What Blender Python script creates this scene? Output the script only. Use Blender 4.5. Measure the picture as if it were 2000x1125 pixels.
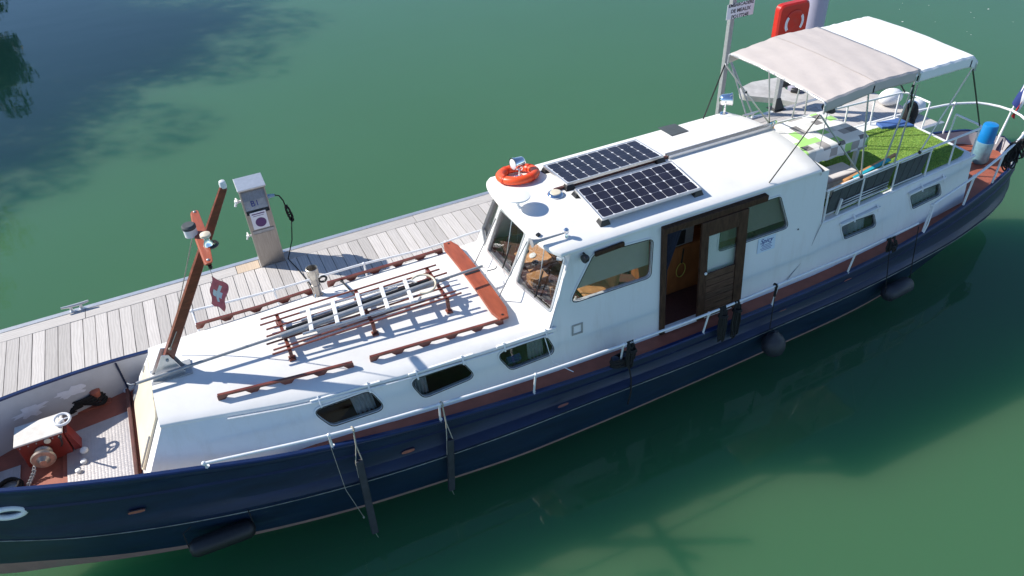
import bpy, bmesh, math, random
import numpy as np
from mathutils import Vector, Matrix
from mathutils.geometry import tessellate_polygon

# ------------------------------------------------------------------ scene, camera, sky, sun
sc = bpy.context.scene
for o in list(bpy.data.objects): bpy.data.objects.remove(o)
COL = sc.collection
YAW, PITCH, ROLL, FPX, CAMZ = math.radians(23.568), math.radians(38.185), math.radians(3.258), 1498.25, 7.9
fwd = Vector((math.sin(YAW)*math.cos(PITCH), math.cos(YAW)*math.cos(PITCH), -math.sin(PITCH)))
right0 = Vector((math.cos(YAW), -math.sin(YAW), 0)); down0 = fwd.cross(right0)
right = right0*math.cos(ROLL)+down0*math.sin(ROLL); down = down0*math.cos(ROLL)-right0*math.sin(ROLL)
cd = bpy.data.cameras.new('camera'); cam = bpy.data.objects.new('camera', cd); COL.objects.link(cam)
cd.sensor_width = 36; cd.lens = FPX/2000*36; cd.clip_start = .1; cd.clip_end = 2000
CAM = Vector((0, 0, CAMZ))
m3 = Matrix((right, -down, -fwd)).transposed()
cam.matrix_world = Matrix.Translation(CAM) @ m3.to_4x4()
sc.camera = cam

AZ, EL = math.radians(-38), math.radians(38.5)          # direction the sunlight travels, sun height
travel = Vector((math.cos(EL)*math.cos(AZ), math.cos(EL)*math.sin(AZ), -math.sin(EL)))
w = bpy.data.worlds.new('World'); sc.world = w; w.use_nodes = True
nt = w.node_tree; nt.nodes.clear()
sky = nt.nodes.new('ShaderNodeTexSky'); sky.sky_type = 'NISHITA'; sky.sun_disc = False
sky.sun_elevation = EL; sky.sun_rotation = math.atan2(-travel.x, -travel.y)
sky.air_density = .8; sky.dust_density = .0; sky.ozone_density = 4.0
bg = nt.nodes.new('ShaderNodeBackground'); bg.inputs[1].default_value = .13
wo = nt.nodes.new('ShaderNodeOutputWorld')
nt.links.new(sky.outputs[0], bg.inputs[0]); nt.links.new(bg.outputs[0], wo.inputs[0])
sd = bpy.data.lights.new('sun', 'SUN'); sd.energy = 5.0; sd.angle = math.radians(.53); sd.color = (1, .95, .865)
sun = bpy.data.objects.new('sun', sd); COL.objects.link(sun)
sun.rotation_euler = travel.to_track_quat('-Z', 'Y').to_euler()
sc.view_settings.view_transform = 'Standard'; sc.view_settings.look = 'None'
sc.view_settings.exposure = .45; sc.view_settings.gamma = 1.0
sc.view_settings.use_curve_mapping = False

# ------------------------------------------------------------------ measuring helpers (photo sight line -> point on a real plane)
def ray(u, v): return right*((u-1000)/FPX)+down*((v-562.5)/FPX)+fwd
def Z(u, v, z): d = ray(u, v); return CAM+d*((z-CAMZ)/d.z)
def Y(u, v, y): d = ray(u, v); return CAM+d*(y/d.y)
def interp(keys):
    xs = np.array([k[0] for k in keys], float); ys = np.array([k[1] for k in keys], float)
    m = np.gradient(ys, xs)
    def f(x):
        x = min(max(x, xs[0]), xs[-1]); i = min(max(int(np.searchsorted(xs, x))-1, 0), len(xs)-2)
        h = xs[i+1]-xs[i]; t = (x-xs[i])/h
        return float((2*t**3-3*t*t+1)*ys[i]+(t**3-2*t*t+t)*h*m[i]+(-2*t**3+3*t*t)*ys[i+1]+(t**3-t*t)*h*m[i+1])
    return f
def lin(keys):
    xs = [k[0] for k in keys]; ys = [k[1] for k in keys]
    return lambda x: float(np.interp(x, xs, ys))
V = Vector

# ------------------------------------------------------------------ mesh builder
class MB:
    def __init__(s): s.v = []; s.f = []
    def add(s, vs, fs):
        n = len(s.v); s.v += [tuple(p) for p in vs]; s.f += [tuple(i+n for i in f) for f in fs]; return s
    def quad(s, a, b, c, d): return s.add([a, b, c, d], [(0, 1, 2, 3)])
    def poly(s, pts): return s.add(pts, [tuple(range(len(pts)))])
    def box(s, x0, x1, y0, y1, z0, z1):
        return s.add([(x, y, z) for z in (z0, z1) for y in (y0, y1) for x in (x0, x1)],
                     [(0, 2, 3, 1), (4, 5, 7, 6), (0, 1, 5, 4), (2, 6, 7, 3), (0, 4, 6, 2), (1, 3, 7, 5)])
    def obox(s, c, a, b, d):
        c, a, b, d = V(c), V(a), V(b), V(d)
        if a.cross(b).dot(d) < 0: d = -d
        return s.add([c+a*i+b*j+d*k for k in (-1, 1) for j in (-1, 1) for i in (-1, 1)],
                     [(0, 2, 3, 1), (4, 5, 7, 6), (0, 1, 5, 4), (2, 6, 7, 3), (0, 4, 6, 2), (1, 3, 7, 5)])
    def bar(s, p, q, wd, ht, up=(0, 0, 1)):
        p, q = V(p), V(q); d = q-p; sd_ = d.cross(V(up)).normalized(); u = sd_.cross(d).normalized()
        return s.obox((p+q)/2, d/2, sd_*wd/2, u*ht/2)
    def tube(s, pts, r, n=8, caps=True, closed=False):
        pts = [V(p) for p in pts]; k = len(pts); rr = r if isinstance(r, (list, tuple)) else [r]*k
        rings = []; ref = None
        for i, p in enumerate(pts):
            if closed: t = pts[(i+1) % k]-pts[i-1]
            else: t = pts[min(i+1, k-1)]-pts[max(i-1, 0)]
            t = t.normalized() if t.length > 1e-9 else V((0, 0, 1))
            if ref is None: ref = V((0, 0, 1)) if abs(t.z) < .9 else V((1, 0, 0))
            a = (ref-t*ref.dot(t)).normalized(); b = t.cross(a); ref = a
            rings.append([p+(a*math.cos(2*math.pi*j/n)+b*math.sin(2*math.pi*j/n))*rr[i] for j in range(n)])
        vs = [q for g in rings for q in g]; fs = []
        for i in range(k if closed else k-1):
            i2 = (i+1) % k
            for j in range(n): fs.append((i*n+j, i*n+(j+1) % n, i2*n+(j+1) % n, i2*n+j))
        if caps and not closed: fs.append(tuple(range(n-1, -1, -1))); fs.append(tuple(range((k-1)*n, k*n)))
        return s.add(vs, fs)
    def lathe(s, c, axis, prof, n=16, ref=None):
        c = V(c); t = V(axis).normalized(); r0 = V(ref) if ref else (V((1, 0, 0)) if abs(t.x) < .9 else V((0, 1, 0)))
        a = (r0-t*r0.dot(t)).normalized(); b = t.cross(a)
        vs = []; fs = []
        for (r, h) in prof:
            for j in range(n): vs.append(c+t*h+(a*math.cos(2*math.pi*j/n)+b*math.sin(2*math.pi*j/n))*max(r, 1e-4))
        for i in range(len(prof)-1):
            for j in range(n): fs.append((i*n+j, i*n+(j+1) % n, (i+1)*n+(j+1) % n, (i+1)*n+j))
        fs.append(tuple(range(n-1, -1, -1))); fs.append(tuple(range((len(prof)-1)*n, len(prof)*n)))
        return s.add(vs, fs)
    def torus(s, c, axis, R, r, n=28, m=10, squash=1.0):
        c = V(c); t = V(axis).normalized(); r0 = V((1, 0, 0)) if abs(t.x) < .9 else V((0, 1, 0))
        a = (r0-t*r0.dot(t)).normalized(); b = t.cross(a); vs = []; fs = []
        for i in range(n):
            d = a*math.cos(2*math.pi*i/n)+b*math.sin(2*math.pi*i/n)
            for j in range(m):
                q = 2*math.pi*j/m; vs.append(c+d*(R+r*math.cos(q))+t*(r*squash*math.sin(q)))
        for i in range(n):
            for j in range(m): fs.append((i*m+j, ((i+1) % n)*m+j, ((i+1) % n)*m+(j+1) % m, i*m+(j+1) % m))
        return s.add(vs, fs)
    def ball(s, c, r, n=10, m=7, sx=1, sy=1, sz=1):
        c = V(c); vs = []; fs = []
        for i in range(m+1):
            a = math.pi*i/m
            for j in range(n):
                q = 2*math.pi*j/n; vs.append(c+V((r*sx*math.sin(a)*math.cos(q), r*sy*math.sin(a)*math.sin(q), r*sz*math.cos(a))))
        for i in range(m):
            for j in range(n): fs.append((i*n+j, (i+1)*n+j, (i+1)*n+(j+1) % n, i*n+(j+1) % n))
        return s.add(vs, fs)
    def prism(s, pts, off):
        pts = [V(p) for p in pts]; off = V(off); k = len(pts)
        return s.add(pts+[p+off for p in pts], [tuple(range(k-1, -1, -1)), tuple(range(k, 2*k))]+[(i, (i+1) % k, k+(i+1) % k, k+i) for i in range(k)])
    def ringprism(s, outer, inner, off):
        k = len(outer); off = V(off); o = [V(p) for p in outer]; i_ = [V(p) for p in inner]
        vs = o+i_+[p+off for p in o]+[p+off for p in i_]; fs = []
        for j in range(k):
            n = (j+1) % k
            fs += [(j, k+j, k+n, n), (2*k+j, 2*k+n, 3*k+n, 3*k+j), (j, n, 2*k+n, 2*k+j), (k+j, 3*k+j, 3*k+n, k+n)]
        return s.add(vs, fs)
    def grid(s, rows, flip=False):
        n = len(rows[0]); vs = [p for r in rows for p in r]; fs = []
        for i in range(len(rows)-1):
            for j in range(n-1):
                f = (i*n+j, i*n+j+1, (i+1)*n+j+1, (i+1)*n+j); fs.append(f[::-1] if flip else f)
        return s.add(vs, fs)

WL = {}                                               # world location of every object built
def obj(name, mb, mat, parent=None, smooth=None, bevel=0, loc=None, fix=True, mesh=None):
    if mesh is None:
        vs = np.array(mb.v, float); lo, hi = vs.min(0), vs.max(0)
        c = V(((lo[0]+hi[0])/2, (lo[1]+hi[1])/2, lo[2])) if loc is None else V(loc)
        me = bpy.data.meshes.new(name); me.from_pydata([tuple(V(p)-c) for p in mb.v], [], mb.f)
        if fix:
            bm = bmesh.new(); bm.from_mesh(me); bmesh.ops.recalc_face_normals(bm, faces=bm.faces); bm.to_mesh(me); bm.free()
        if smooth is not None:
            me.shade_smooth()
            me.set_sharp_from_angle(angle=math.radians(smooth))
        me.materials.append(mat)
    else: me, c = mesh, V(loc)
    o = bpy.data.objects.new(name, me); COL.objects.link(o)
    if bevel:
        b = o.modifiers.new('bevel', 'BEVEL'); b.width = bevel; b.segments = 2; b.limit_method = 'ANGLE'; b.angle_limit = math.radians(40)
    WL[o] = c
    if parent is not None: o.parent = parent; o.location = c-WL[parent]
    else: o.location = c
    return o
def tag(o, label, cat, group=None):
    o['label'] = label; o['category'] = cat
    if group: o['group'] = group
    return o
def thing(name, label, cat, loc, group=None):
    o = bpy.data.objects.new(name, None); COL.objects.link(o); o.location = loc; o.empty_display_size = .1; WL[o] = V(loc)
    return tag(o, label, cat, group)
def struct(o, kind='structure'): o['kind'] = kind; return o

# ------------------------------------------------------------------ materials
def mat(name, col, rough=.5, metal=0, var=0., scale=6., bump=0., bscale=40., col2=None, spec=.5, stretch=None, coat=0, dirt=0, dirtcol=(.12, .1, .07), dscale=1.3):
    m = bpy.data.materials.new(name); m.use_nodes = True; n = m.node_tree; b = n.nodes['Principled BSDF']; L = n.links.new
    b.inputs['Roughness'].default_value = rough; b.inputs['Metallic'].default_value = metal; b.inputs['Specular IOR Level'].default_value = spec
    if coat: b.inputs['Coat Weight'].default_value = coat; b.inputs['Coat Roughness'].default_value = .08
    c = (*col, 1); b.inputs['Base Color'].default_value = c
    tc = n.nodes.new('ShaderNodeNewGeometry'); mp = n.nodes.new('ShaderNodeMapping'); L(tc.outputs['Position'], mp.inputs[0])
    if stretch: mp.inputs['Scale'].default_value = stretch
    out = None
    if var or col2:
        t = n.nodes.new('ShaderNodeTexNoise'); t.inputs['Scale'].default_value = scale; t.inputs['Detail'].default_value = 6; t.inputs['Roughness'].default_value = .65
        L(mp.outputs[0], t.inputs[0])
        mx = n.nodes.new('ShaderNodeMix'); mx.data_type = 'RGBA'
        r = n.nodes.new('ShaderNodeMapRange'); r.inputs[1].default_value = .3; r.inputs[2].default_value = .7; L(t.outputs[0], r.inputs[0]); L(r.outputs[0], mx.inputs[0])
        if col2: mx.inputs[6].default_value = c; mx.inputs[7].default_value = (*col2, 1)
        else:
            mx.inputs[6].default_value = (*[x*(1-var) for x in col], 1); mx.inputs[7].default_value = (*[min(1, x*(1+var)) for x in col], 1)
        out = mx.outputs[2]
    if dirt:
        t = n.nodes.new('ShaderNodeTexNoise'); t.inputs['Scale'].default_value = dscale; t.inputs['Detail'].default_value = 9; t.inputs['Roughness'].default_value = .7
        L(mp.outputs[0], t.inputs[0])
        r = n.nodes.new('ShaderNodeMapRange'); r.inputs[1].default_value = .5; r.inputs[2].default_value = .8; r.inputs[4].default_value = dirt; L(t.outputs[0], r.inputs[0])
        mx = n.nodes.new('ShaderNodeMix'); mx.data_type = 'RGBA'; L(r.outputs[0], mx.inputs[0]); mx.inputs[7].default_value = (*dirtcol, 1)
        if out: L(out, mx.inputs[6])
        else: mx.inputs[6].default_value = c
        out = mx.outputs[2]
    if out: L(out, b.inputs['Base Color'])
    if bump:
        t2 = n.nodes.new('ShaderNodeTexNoise'); t2.inputs['Scale'].default_value = bscale; t2.inputs['Detail'].default_value = 4; L(mp.outputs[0], t2.inputs[0])
        bp = n.nodes.new('ShaderNodeBump'); bp.inputs['Strength'].default_value = bump; bp.inputs['Distance'].default_value = .01
        L(t2.outputs[0], bp.inputs['Height']); L(bp.outputs[0], b.inputs['Normal'])
    return m
def glassmat(name, tint, mixf):
    m = bpy.data.materials.new(name); m.use_nodes = True; n = m.node_tree; n.nodes.clear(); L = n.links.new
    t = n.nodes.new('ShaderNodeBsdfTransparent'); t.inputs[0].default_value = (*tint, 1)
    g = n.nodes.new('ShaderNodeBsdfGlossy'); g.inputs['Roughness'].default_value = .02; g.inputs['Color'].default_value = (.7, .7, .7, 1)
    f = n.nodes.new('ShaderNodeFresnel'); f.inputs[0].default_value = 1.5
    mm = n.nodes.new('ShaderNodeMath'); mm.operation = 'MULTIPLY_ADD'; mm.inputs[1].default_value = .22; mm.inputs[2].default_value = mixf; L(f.outputs[0], mm.inputs[0])
    x = n.nodes.new('ShaderNodeMixShader'); L(mm.outputs[0], x.inputs[0]); L(t.outputs[0], x.inputs[1]); L(g.outputs[0], x.inputs[2])
    o = n.nodes.new('ShaderNodeOutputMaterial'); L(x.outputs[0], o.inputs[0]); return m

M = dict(
 white=mat('white_paint', (.80, .785, .755), .42, var=.035, scale=2.5, bump=.05, bscale=14, dirt=.22, dirtcol=(.52, .47, .40), dscale=2.2),
 wall=mat('white_wall_paint', (.76, .77, .77), .36, var=.03, scale=1.5, bump=.06, bscale=5, dirt=.38, dirtcol=(.47, .42, .35), dscale=3.0, stretch=(1.6, 1.6, .22)),
 white2=mat('white_rail_paint', (.78, .79, .80), .35, var=.05, scale=12, dirt=.2, dirtcol=(.35, .3, .25), dscale=9),
 cream=mat('cream_paint', (.70, .62, .47), .5, var=.05, scale=3, dirt=.15, dirtcol=(.4, .33, .22)),
 blue=mat('navy_hull_paint', (.006, .017, .075), .36, var=.35, scale=3.0, bump=.10, bscale=2.2, dirt=.35, dirtcol=(.012, .035, .075), dscale=3.5, stretch=(.6, 1, 2)),
 blue2=mat('navy_lower_paint', (.006, .02, .05), .45, var=.4, scale=2.5, bump=.10, bscale=3, dirt=.4, dirtcol=(.03, .06, .07), dscale=2.5, stretch=(.6, 1, 2)),
 blue3=mat('navy_edge_paint', (.006, .02, .085), .35, var=.2, scale=8),
 boot=mat('boot_top_paint', (.30, .17, .14), .7, var=.15, scale=5, dirt=.7, dirtcol=(.22, .20, .14), dscale=3),
 stripe=mat('weathered_stripe', (.22, .23, .20), .7, var=.5, scale=5, dirt=.8, dirtcol=(.05, .06, .06), dscale=6),
 red=mat('red_oxide_deck', (.30, .088, .055), .62, var=.18, scale=5, bump=.12, bscale=60, dirt=.35, dirtcol=(.13, .06, .045), dscale=3),
 grey=mat('grey_bulwark_paint', (.45, .45, .47), .55, var=.08, scale=3, dirt=.5, dirtcol=(.30, .29, .29), dscale=2.5),
 brown=mat('varnished_teak', (.17, .042, .024), .34, var=.4, scale=7, stretch=(1, 1, 3), coat=.25, bump=.1, bscale=40),
 brown2=mat('brown_painted_timber', (.10, .035, .026), .45, var=.3, scale=12, bump=.15, bscale=60),
 plank=mat('orange_brown_plank', (.31, .068, .028), .5, var=.25, scale=6, stretch=(4, .6, 1), dirt=.35, dirtcol=(.17, .05, .03), dscale=5),
 doorwood=mat('dark_door_wood', (.062, .031, .019), .55, var=.45, scale=9, stretch=(4, 1, .8), spec=.2),
 doorplank=mat('dark_door_plank', (.092, .05, .032), .55, var=.45, scale=9, stretch=(.7, 1, 6), spec=.2),
 wood=mat('interior_wood', (.30, .11, .035), .4, var=.35, scale=7, stretch=(1, 1, .3)),
 wood2=mat('light_wood', (.50, .25, .10), .45, var=.25, scale=8),
 dark=mat('dark_interior', (.02, .017, .015), .8),
 carpet=mat('interior_carpet', (.10, .04, .03), .9, var=.2, scale=20),
 black=mat('black_rubber', (.012, .012, .014), .5, var=.2, scale=20, bump=.1, bscale=30),
 fender=mat('dusty_black_fender', (.022, .024, .032), .55, var=.3, scale=9, bump=.15, bscale=20, dirt=.35, dirtcol=(.07, .075, .09), dscale=5),
 rope=mat('black_rope', (.012, .011, .011), .85, var=.3, scale=90, bump=.6, bscale=180),
 rope2=mat('pale_rope', (.42, .38, .30), .85, var=.25, scale=80, bump=.6, bscale=180),
 steel=mat('brushed_steel', (.36, .335, .31), .38, .8, var=.15, scale=9, stretch=(6, 6, .4)),
 chrome=mat('chrome', (.82, .82, .82), .07, 1),
 alu=mat('aluminium', (.66, .66, .65), .36, .75, var=.08, scale=14),
 galv=mat('galvanised_steel', (.36, .37, .38), .5, .5, var=.15, scale=20),
 tube=mat('anodised_tube', (.55, .55, .55), .32, .6),
 orange=mat('orange_lifebuoy', (.80, .085, .015), .4, var=.06, scale=6),
 redplastic=mat('red_plastic', (.52, .022, .012), .38, var=.07, scale=5),
 whiteplastic=mat('white_plastic', (.78, .78, .76), .4),
 blackplastic=mat('black_plastic', (.015, .015, .016), .42),
 cell=mat('solar_cell', (.020, .020, .034), .3, var=.35, scale=5, spec=.3),
 backsheet=mat('solar_backsheet', (.70, .71, .73), .3),
 gel=mat('canvas_beige', (.53, .47, .435), .85, var=.05, scale=2.5, bump=.3, bscale=7, dirt=.15, dirtcol=(.42, .37, .34)),
 canvas=mat('canvas_white', (.80, .80, .80), .8, var=.03, scale=3, bump=.2, bscale=9),
 bluepl=mat('blue_plastic', (.006, .20, .52), .38),
 paleblue=mat('pale_blue_metal', (.20, .36, .43), .35, .2, var=.2, scale=10),
 teal=mat('turquoise_fabric', (.02, .38, .48), .6),
 cushion=mat('grey_cushion', (.60, .57, .56), .85, var=.05),
 sling=mat('dark_grey_sling', (.055, .065, .07), .7, var=.2, scale=12),
 blueb=mat('blue_box', (.06, .13, .34), .5),
 pile=mat('grey_pile_coating', (.34, .33, .42), .45, var=.1, scale=2, stretch=(1, 1, .3), dirt=.3, dirtcol=(.2, .2, .25)),
 glass=glassmat('window_glass', (.95, .96, .96), .0),
 glassd=glassmat('dark_window_glass', (.80, .82, .82), .0),
 blind=mat('beige_blind', (.40, .37, .30), .8, var=.08, scale=3),
 curtain=mat('pale_curtain', (.50, .51, .52), .9, var=.1, scale=15),
 curtaind=mat('dark_curtain', (.03, .035, .06), .9, var=.3, scale=15),
 sticker=mat('notice_sheet', (.74, .74, .78), .45),
 purple=mat('purple_print', (.10, .035, .14), .5),
 inkblue=mat('blue_print', (.02, .04, .25), .5),
 ink=mat('black_print', (.02, .02, .03), .5),
 plaque=mat('pale_blue_plaque', (.60, .70, .82), .4),
 flagb=mat('flag_blue', (.012, .03, .16), .8), flagw=mat('flag_white', (.75, .75, .75), .8), flagr=mat('flag_red', (.45, .02, .025), .8),
)

def hullmat(name, base, chalk, scuff):
    m = mat(name, base, .42, var=.3, scale=3.0, bump=.3, bscale=1.8, dirt=.45, dirtcol=chalk, dscale=3.2, stretch=(.45, 1, 2.2)); n = m.node_tree; L = n.links.new; b = n.nodes['Principled BSDF']
    src = b.inputs['Base Color'].links[0].from_socket
    g = n.nodes.new('ShaderNodeNewGeometry'); mp = n.nodes.new('ShaderNodeMapping'); mp.inputs['Scale'].default_value = (2.0, 2.0, 22); mp.inputs['Rotation'].default_value = (0, .10, 0); L(g.outputs['Position'], mp.inputs[0])
    t1 = n.nodes.new('ShaderNodeTexNoise'); t1.inputs['Scale'].default_value = 2.2; t1.inputs['Detail'].default_value = 8; t1.inputs['Roughness'].default_value = .75; L(mp.outputs[0], t1.inputs[0])
    r = n.nodes.new('ShaderNodeMapRange'); r.inputs[1].default_value = .60; r.inputs[2].default_value = .72; r.inputs[4].default_value = .6; L(t1.outputs[0], r.inputs[0])
    t2 = n.nodes.new('ShaderNodeTexNoise'); t2.inputs['Scale'].default_value = 1.1; t2.inputs['Detail'].default_value = 3; L(g.outputs['Position'], t2.inputs[0])
    r2 = n.nodes.new('ShaderNodeMapRange'); r2.inputs[1].default_value = .48; r2.inputs[2].default_value = .62; L(t2.outputs[0], r2.inputs[0])
    mu = n.nodes.new('ShaderNodeMath'); mu.operation = 'MULTIPLY'; L(r.outputs[0], mu.inputs[0]); L(r2.outputs[0], mu.inputs[1])
    mx = n.nodes.new('ShaderNodeMix'); mx.data_type = 'RGBA'; L(mu.outputs[0], mx.inputs[0]); L(src, mx.inputs[6]); mx.inputs[7].default_value = (*scuff, 1); L(mx.outputs[2], b.inputs['Base Color'])
    ro = n.nodes.new('ShaderNodeMapRange'); ro.inputs[3].default_value = .34; ro.inputs[4].default_value = .62; L(t2.outputs[0], ro.inputs[0]); L(ro.outputs[0], b.inputs['Roughness']); return m
M['blue'] = hullmat('navy_hull_paint', (.005, .014, .046), (.014, .032, .068), (.09, .12, .16))
M['blue2'] = hullmat('navy_lower_paint', (.005, .017, .042), (.022, .045, .06), (.10, .12, .13))
# ------------------------------------------------------------------ water
def water_mat():
    m = bpy.data.materials.new('river_water'); m.use_nodes = True; n = m.node_tree; L = n.links.new; b = n.nodes['Principled BSDF']
    b.inputs['Roughness'].default_value = .9; b.inputs['Specular IOR Level'].default_value = 0
    b.subsurface_method = 'BURLEY'
    b.inputs['Subsurface Weight'].default_value = 1.0; b.inputs['Subsurface Scale'].default_value = 1.0
    b.inputs['Subsurface Radius'].default_value = (1.0, 2.6, 2.0)
    b.inputs['Sheen Weight'].default_value = .22; b.inputs['Sheen Roughness'].default_value = .45; b.inputs['Sheen Tint'].default_value = (.36, .62, .46, 1)
    g = n.nodes.new('ShaderNodeNewGeometry')
    t = n.nodes.new('ShaderNodeTexNoise'); t.inputs['Scale'].default_value = .16; t.inputs['Detail'].default_value = 3; L(g.outputs['Position'], t.inputs[0])
    cr = n.nodes.new('ShaderNodeMix'); cr.data_type = 'RGBA'; L(t.outputs[0], cr.inputs[0])
    cr.inputs[6].default_value = (.052, .130, .064, 1); cr.inputs[7].default_value = (.062, .148, .078, 1)
    L(cr.outputs[2], b.inputs['Base Color'])
    return m
def surface_mat():
    m = bpy.data.materials.new('water_surface'); m.use_nodes = True; n = m.node_tree; n.nodes.clear(); L = n.links.new
    t = n.nodes.new('ShaderNodeBsdfTransparent'); t.inputs[0].default_value = (.93, .97, .94, 1)
    g = n.nodes.new('ShaderNodeBsdfGlossy'); g.inputs['Roughness'].default_value = .02
    f = n.nodes.new('ShaderNodeFresnel'); f.inputs[0].default_value = 1.333; x = n.nodes.new('ShaderNodeMixShader'); L(f.outputs[0], x.inputs[0]); L(t.outputs[0], x.inputs[1]); L(g.outputs[0], x.inputs[2])
    o = n.nodes.new('ShaderNodeOutputMaterial'); L(x.outputs[0], o.inputs[0])
    ge = n.nodes.new('ShaderNodeNewGeometry'); io = n.nodes.new('ShaderNodeMapRange'); io.inputs[3].default_value = 1.333; io.inputs[4].default_value = 1/1.333; L(ge.outputs['Backfacing'], io.inputs[0]); L(io.outputs[0], f.inputs[0])
    mp = n.nodes.new('ShaderNodeMapping'); mp.inputs['Scale'].default_value = (.8, 1.9, 1); mp.inputs['Rotation'].default_value = (0, 0, .35); L(ge.outputs['Position'], mp.inputs[0])
    t1 = n.nodes.new('ShaderNodeTexNoise'); t1.inputs['Scale'].default_value = 3.2; t1.inputs['Detail'].default_value = 4; L(mp.outputs[0], t1.inputs[0])
    t2 = n.nodes.new('ShaderNodeTexNoise'); t2.inputs['Scale'].default_value = .55; t2.inputs['Detail'].default_value = 2; L(mp.outputs[0], t2.inputs[0])
    a = n.nodes.new('ShaderNodeMath'); a.operation = 'MULTIPLY_ADD'; a.inputs[1].default_value = .2; L(t1.outputs[0], a.inputs[0]); L(t2.outputs[0], a.inputs[2])
    bp = n.nodes.new('ShaderNodeBump'); bp.inputs['Strength'].default_value = .10; bp.inputs['Distance'].default_value = .05
    L(a.outputs[0], bp.inputs['Height']); L(bp.outputs[0], g.inputs['Normal']); L(bp.outputs[0], f.inputs['Normal']); return m
wm = MB(); wm.quad((-300, -300, 0), (300, -300, 0), (300, 300, 0), (-300, 300, 0))
wat = obj('river_water', wm, surface_mat(), fix=False); struct(wat)
wm = MB(); wm.box(-300, 300, -300, 300, -6, -.62)                    # the murky body of the river, where the light scatters back
tw = obj('turbid_depth', wm, water_mat(), wat)

# ------------------------------------------------------------------ pontoon
def deck_mat(name, c1, c2, stretch):
    m = bpy.data.materials.new(name); m.use_nodes = True; n = m.node_tree; L = n.links.new; b = n.nodes['Principled BSDF']; b.inputs['Roughness'].default_value = .8
    g = n.nodes.new('ShaderNodeNewGeometry'); oi = n.nodes.new('ShaderNodeObjectInfo')
    off = n.nodes.new('ShaderNodeVectorMath'); off.operation = 'SCALE'; off.inputs['Scale'].default_value = 37.0
    cb = n.nodes.new('ShaderNodeCombineXYZ'); L(oi.outputs['Random'], cb.inputs[0]); L(oi.outputs['Random'], cb.inputs[1]); L(cb.outputs[0], off.inputs[0])
    ad = n.nodes.new('ShaderNodeVectorMath'); L(g.outputs['Position'], ad.inputs[0]); L(off.outputs[0], ad.inputs[1])
    mp = n.nodes.new('ShaderNodeMapping'); mp.inputs['Scale'].default_value = stretch; L(ad.outputs[0], mp.inputs[0])
    wv = n.nodes.new('ShaderNodeTexWave'); wv.bands_direction = 'X' if stretch[0] > stretch[1] else 'Y'; wv.inputs['Scale'].default_value = 2.2; wv.inputs['Distortion'].default_value = 9; wv.inputs['Detail'].default_value = 3; wv.inputs['Detail Scale'].default_value = .9
    L(mp.outputs[0], wv.inputs[0])
    nz = n.nodes.new('ShaderNodeTexNoise'); nz.inputs['Scale'].default_value = 5; nz.inputs['Detail'].default_value = 8; L(mp.outputs[0], nz.inputs[0])
    mx = n.nodes.new('ShaderNodeMix'); mx.data_type = 'RGBA'; mx.inputs[6].default_value = (*c1, 1); mx.inputs[7].default_value = (*c2, 1)
    s = n.nodes.new('ShaderNodeMath'); s.operation = 'MULTIPLY_ADD'; s.inputs[1].default_value = .45; L(wv.outputs[0], s.inputs[0])
    s2 = n.nodes.new('ShaderNodeMath'); s2.operation = 'MULTIPLY'; s2.inputs[1].default_value = .6; L(nz.outputs[0], s2.inputs[0]); L(s2.outputs[0], s.inputs[2]); L(s.outputs[0], mx.inputs[0])
    hs = n.nodes.new('ShaderNodeHueSaturation'); r = n.nodes.new('ShaderNodeMapRange'); r.inputs[3].default_value = .80; r.inputs[4].default_value = 1.12; L(oi.outputs['Random'], r.inputs[0]); L(r.outputs[0], hs.inputs['Value'])
    L(mx.outputs[2], hs.inputs['Color']); L(hs.outputs[0], b.inputs['Base Color'])
    bp = n.nodes.new('ShaderNodeBump'); bp.inputs['Strength'].default_value = .35; bp.inputs['Distance'].default_value = .004; L(s.outputs[0], bp.inputs['Height']); L(bp.outputs[0], b.inputs['Normal'])
    return m
PL = deck_mat('weathered_plank', (.43, .40, .375), (.60, .565, .535), (3.5, .9, 1))
PLE = deck_mat('weathered_edge_board', (.38, .355, .335), (.54, .51, .48), (.9, 3.5, 1))
PLN = deck_mat('new_plank', (.52, .40, .29), (.62, .50, .38), (3.5, .9, 1))
DZ = .5; DX0, DX1, DY0, DY1 = -8.2, 13.85, 9.28, 11.46
fm = MB(); fm.box(DX0+.05, DX1-.05, DY0+.1, DY1-.12, .28, DZ-.036)
x = DX0+.4
while x < DX1-1.2: fm.box(x, x+1.5, DY0+.2, DY1-.22, -.25, .28); x += 2.1
dock = struct(obj('mooring_pontoon', fm, M['galv']))
e = MB(); e.box(DX0, DX1, DY1-.09, DY1, .30, DZ+.012); obj('edge_profile', e, M['alu'], dock, bevel=.008)
e = MB(); e.box(DX0, DX1, DY0, DY0+.08, .30, DZ+.008); obj('edge_profile', e, M['alu'], dock, bevel=.008)
segs = [-8.2, -5.3, -2.35, -.03, .345, 3.1, 6.0, 8.9, 11.4, 13.8]
for i in range(len(segs)-1):
    b = MB(); b.box(segs[i]+.004, segs[i+1]-.004, DY1-.33, DY1-.095, DZ-.036, DZ+.004)
    obj('edge_board', b, PLN if i == 3 else PLE, dock, bevel=.004)
pm = MB(); pm.box(-.0825, .0825, DY0+.085, DY1-.335, DZ-.036, DZ)
p0 = obj('plank', pm, PL, dock, bevel=.004)
pmesh = p0.data; pl0 = WL[p0].copy(); bpy.data.objects.remove(p0)
rnd = random.Random(4); x = DX0+.1
while x < DX1-.06:
    o = obj('plank', None, PL, dock, mesh=pmesh, loc=(x, pl0.y+rnd.uniform(-.004, .004), pl0.z+rnd.uniform(-.003, .002)))
    o.rotation_euler = (0, 0, rnd.uniform(-.002, .002)); x += .1755

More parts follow.
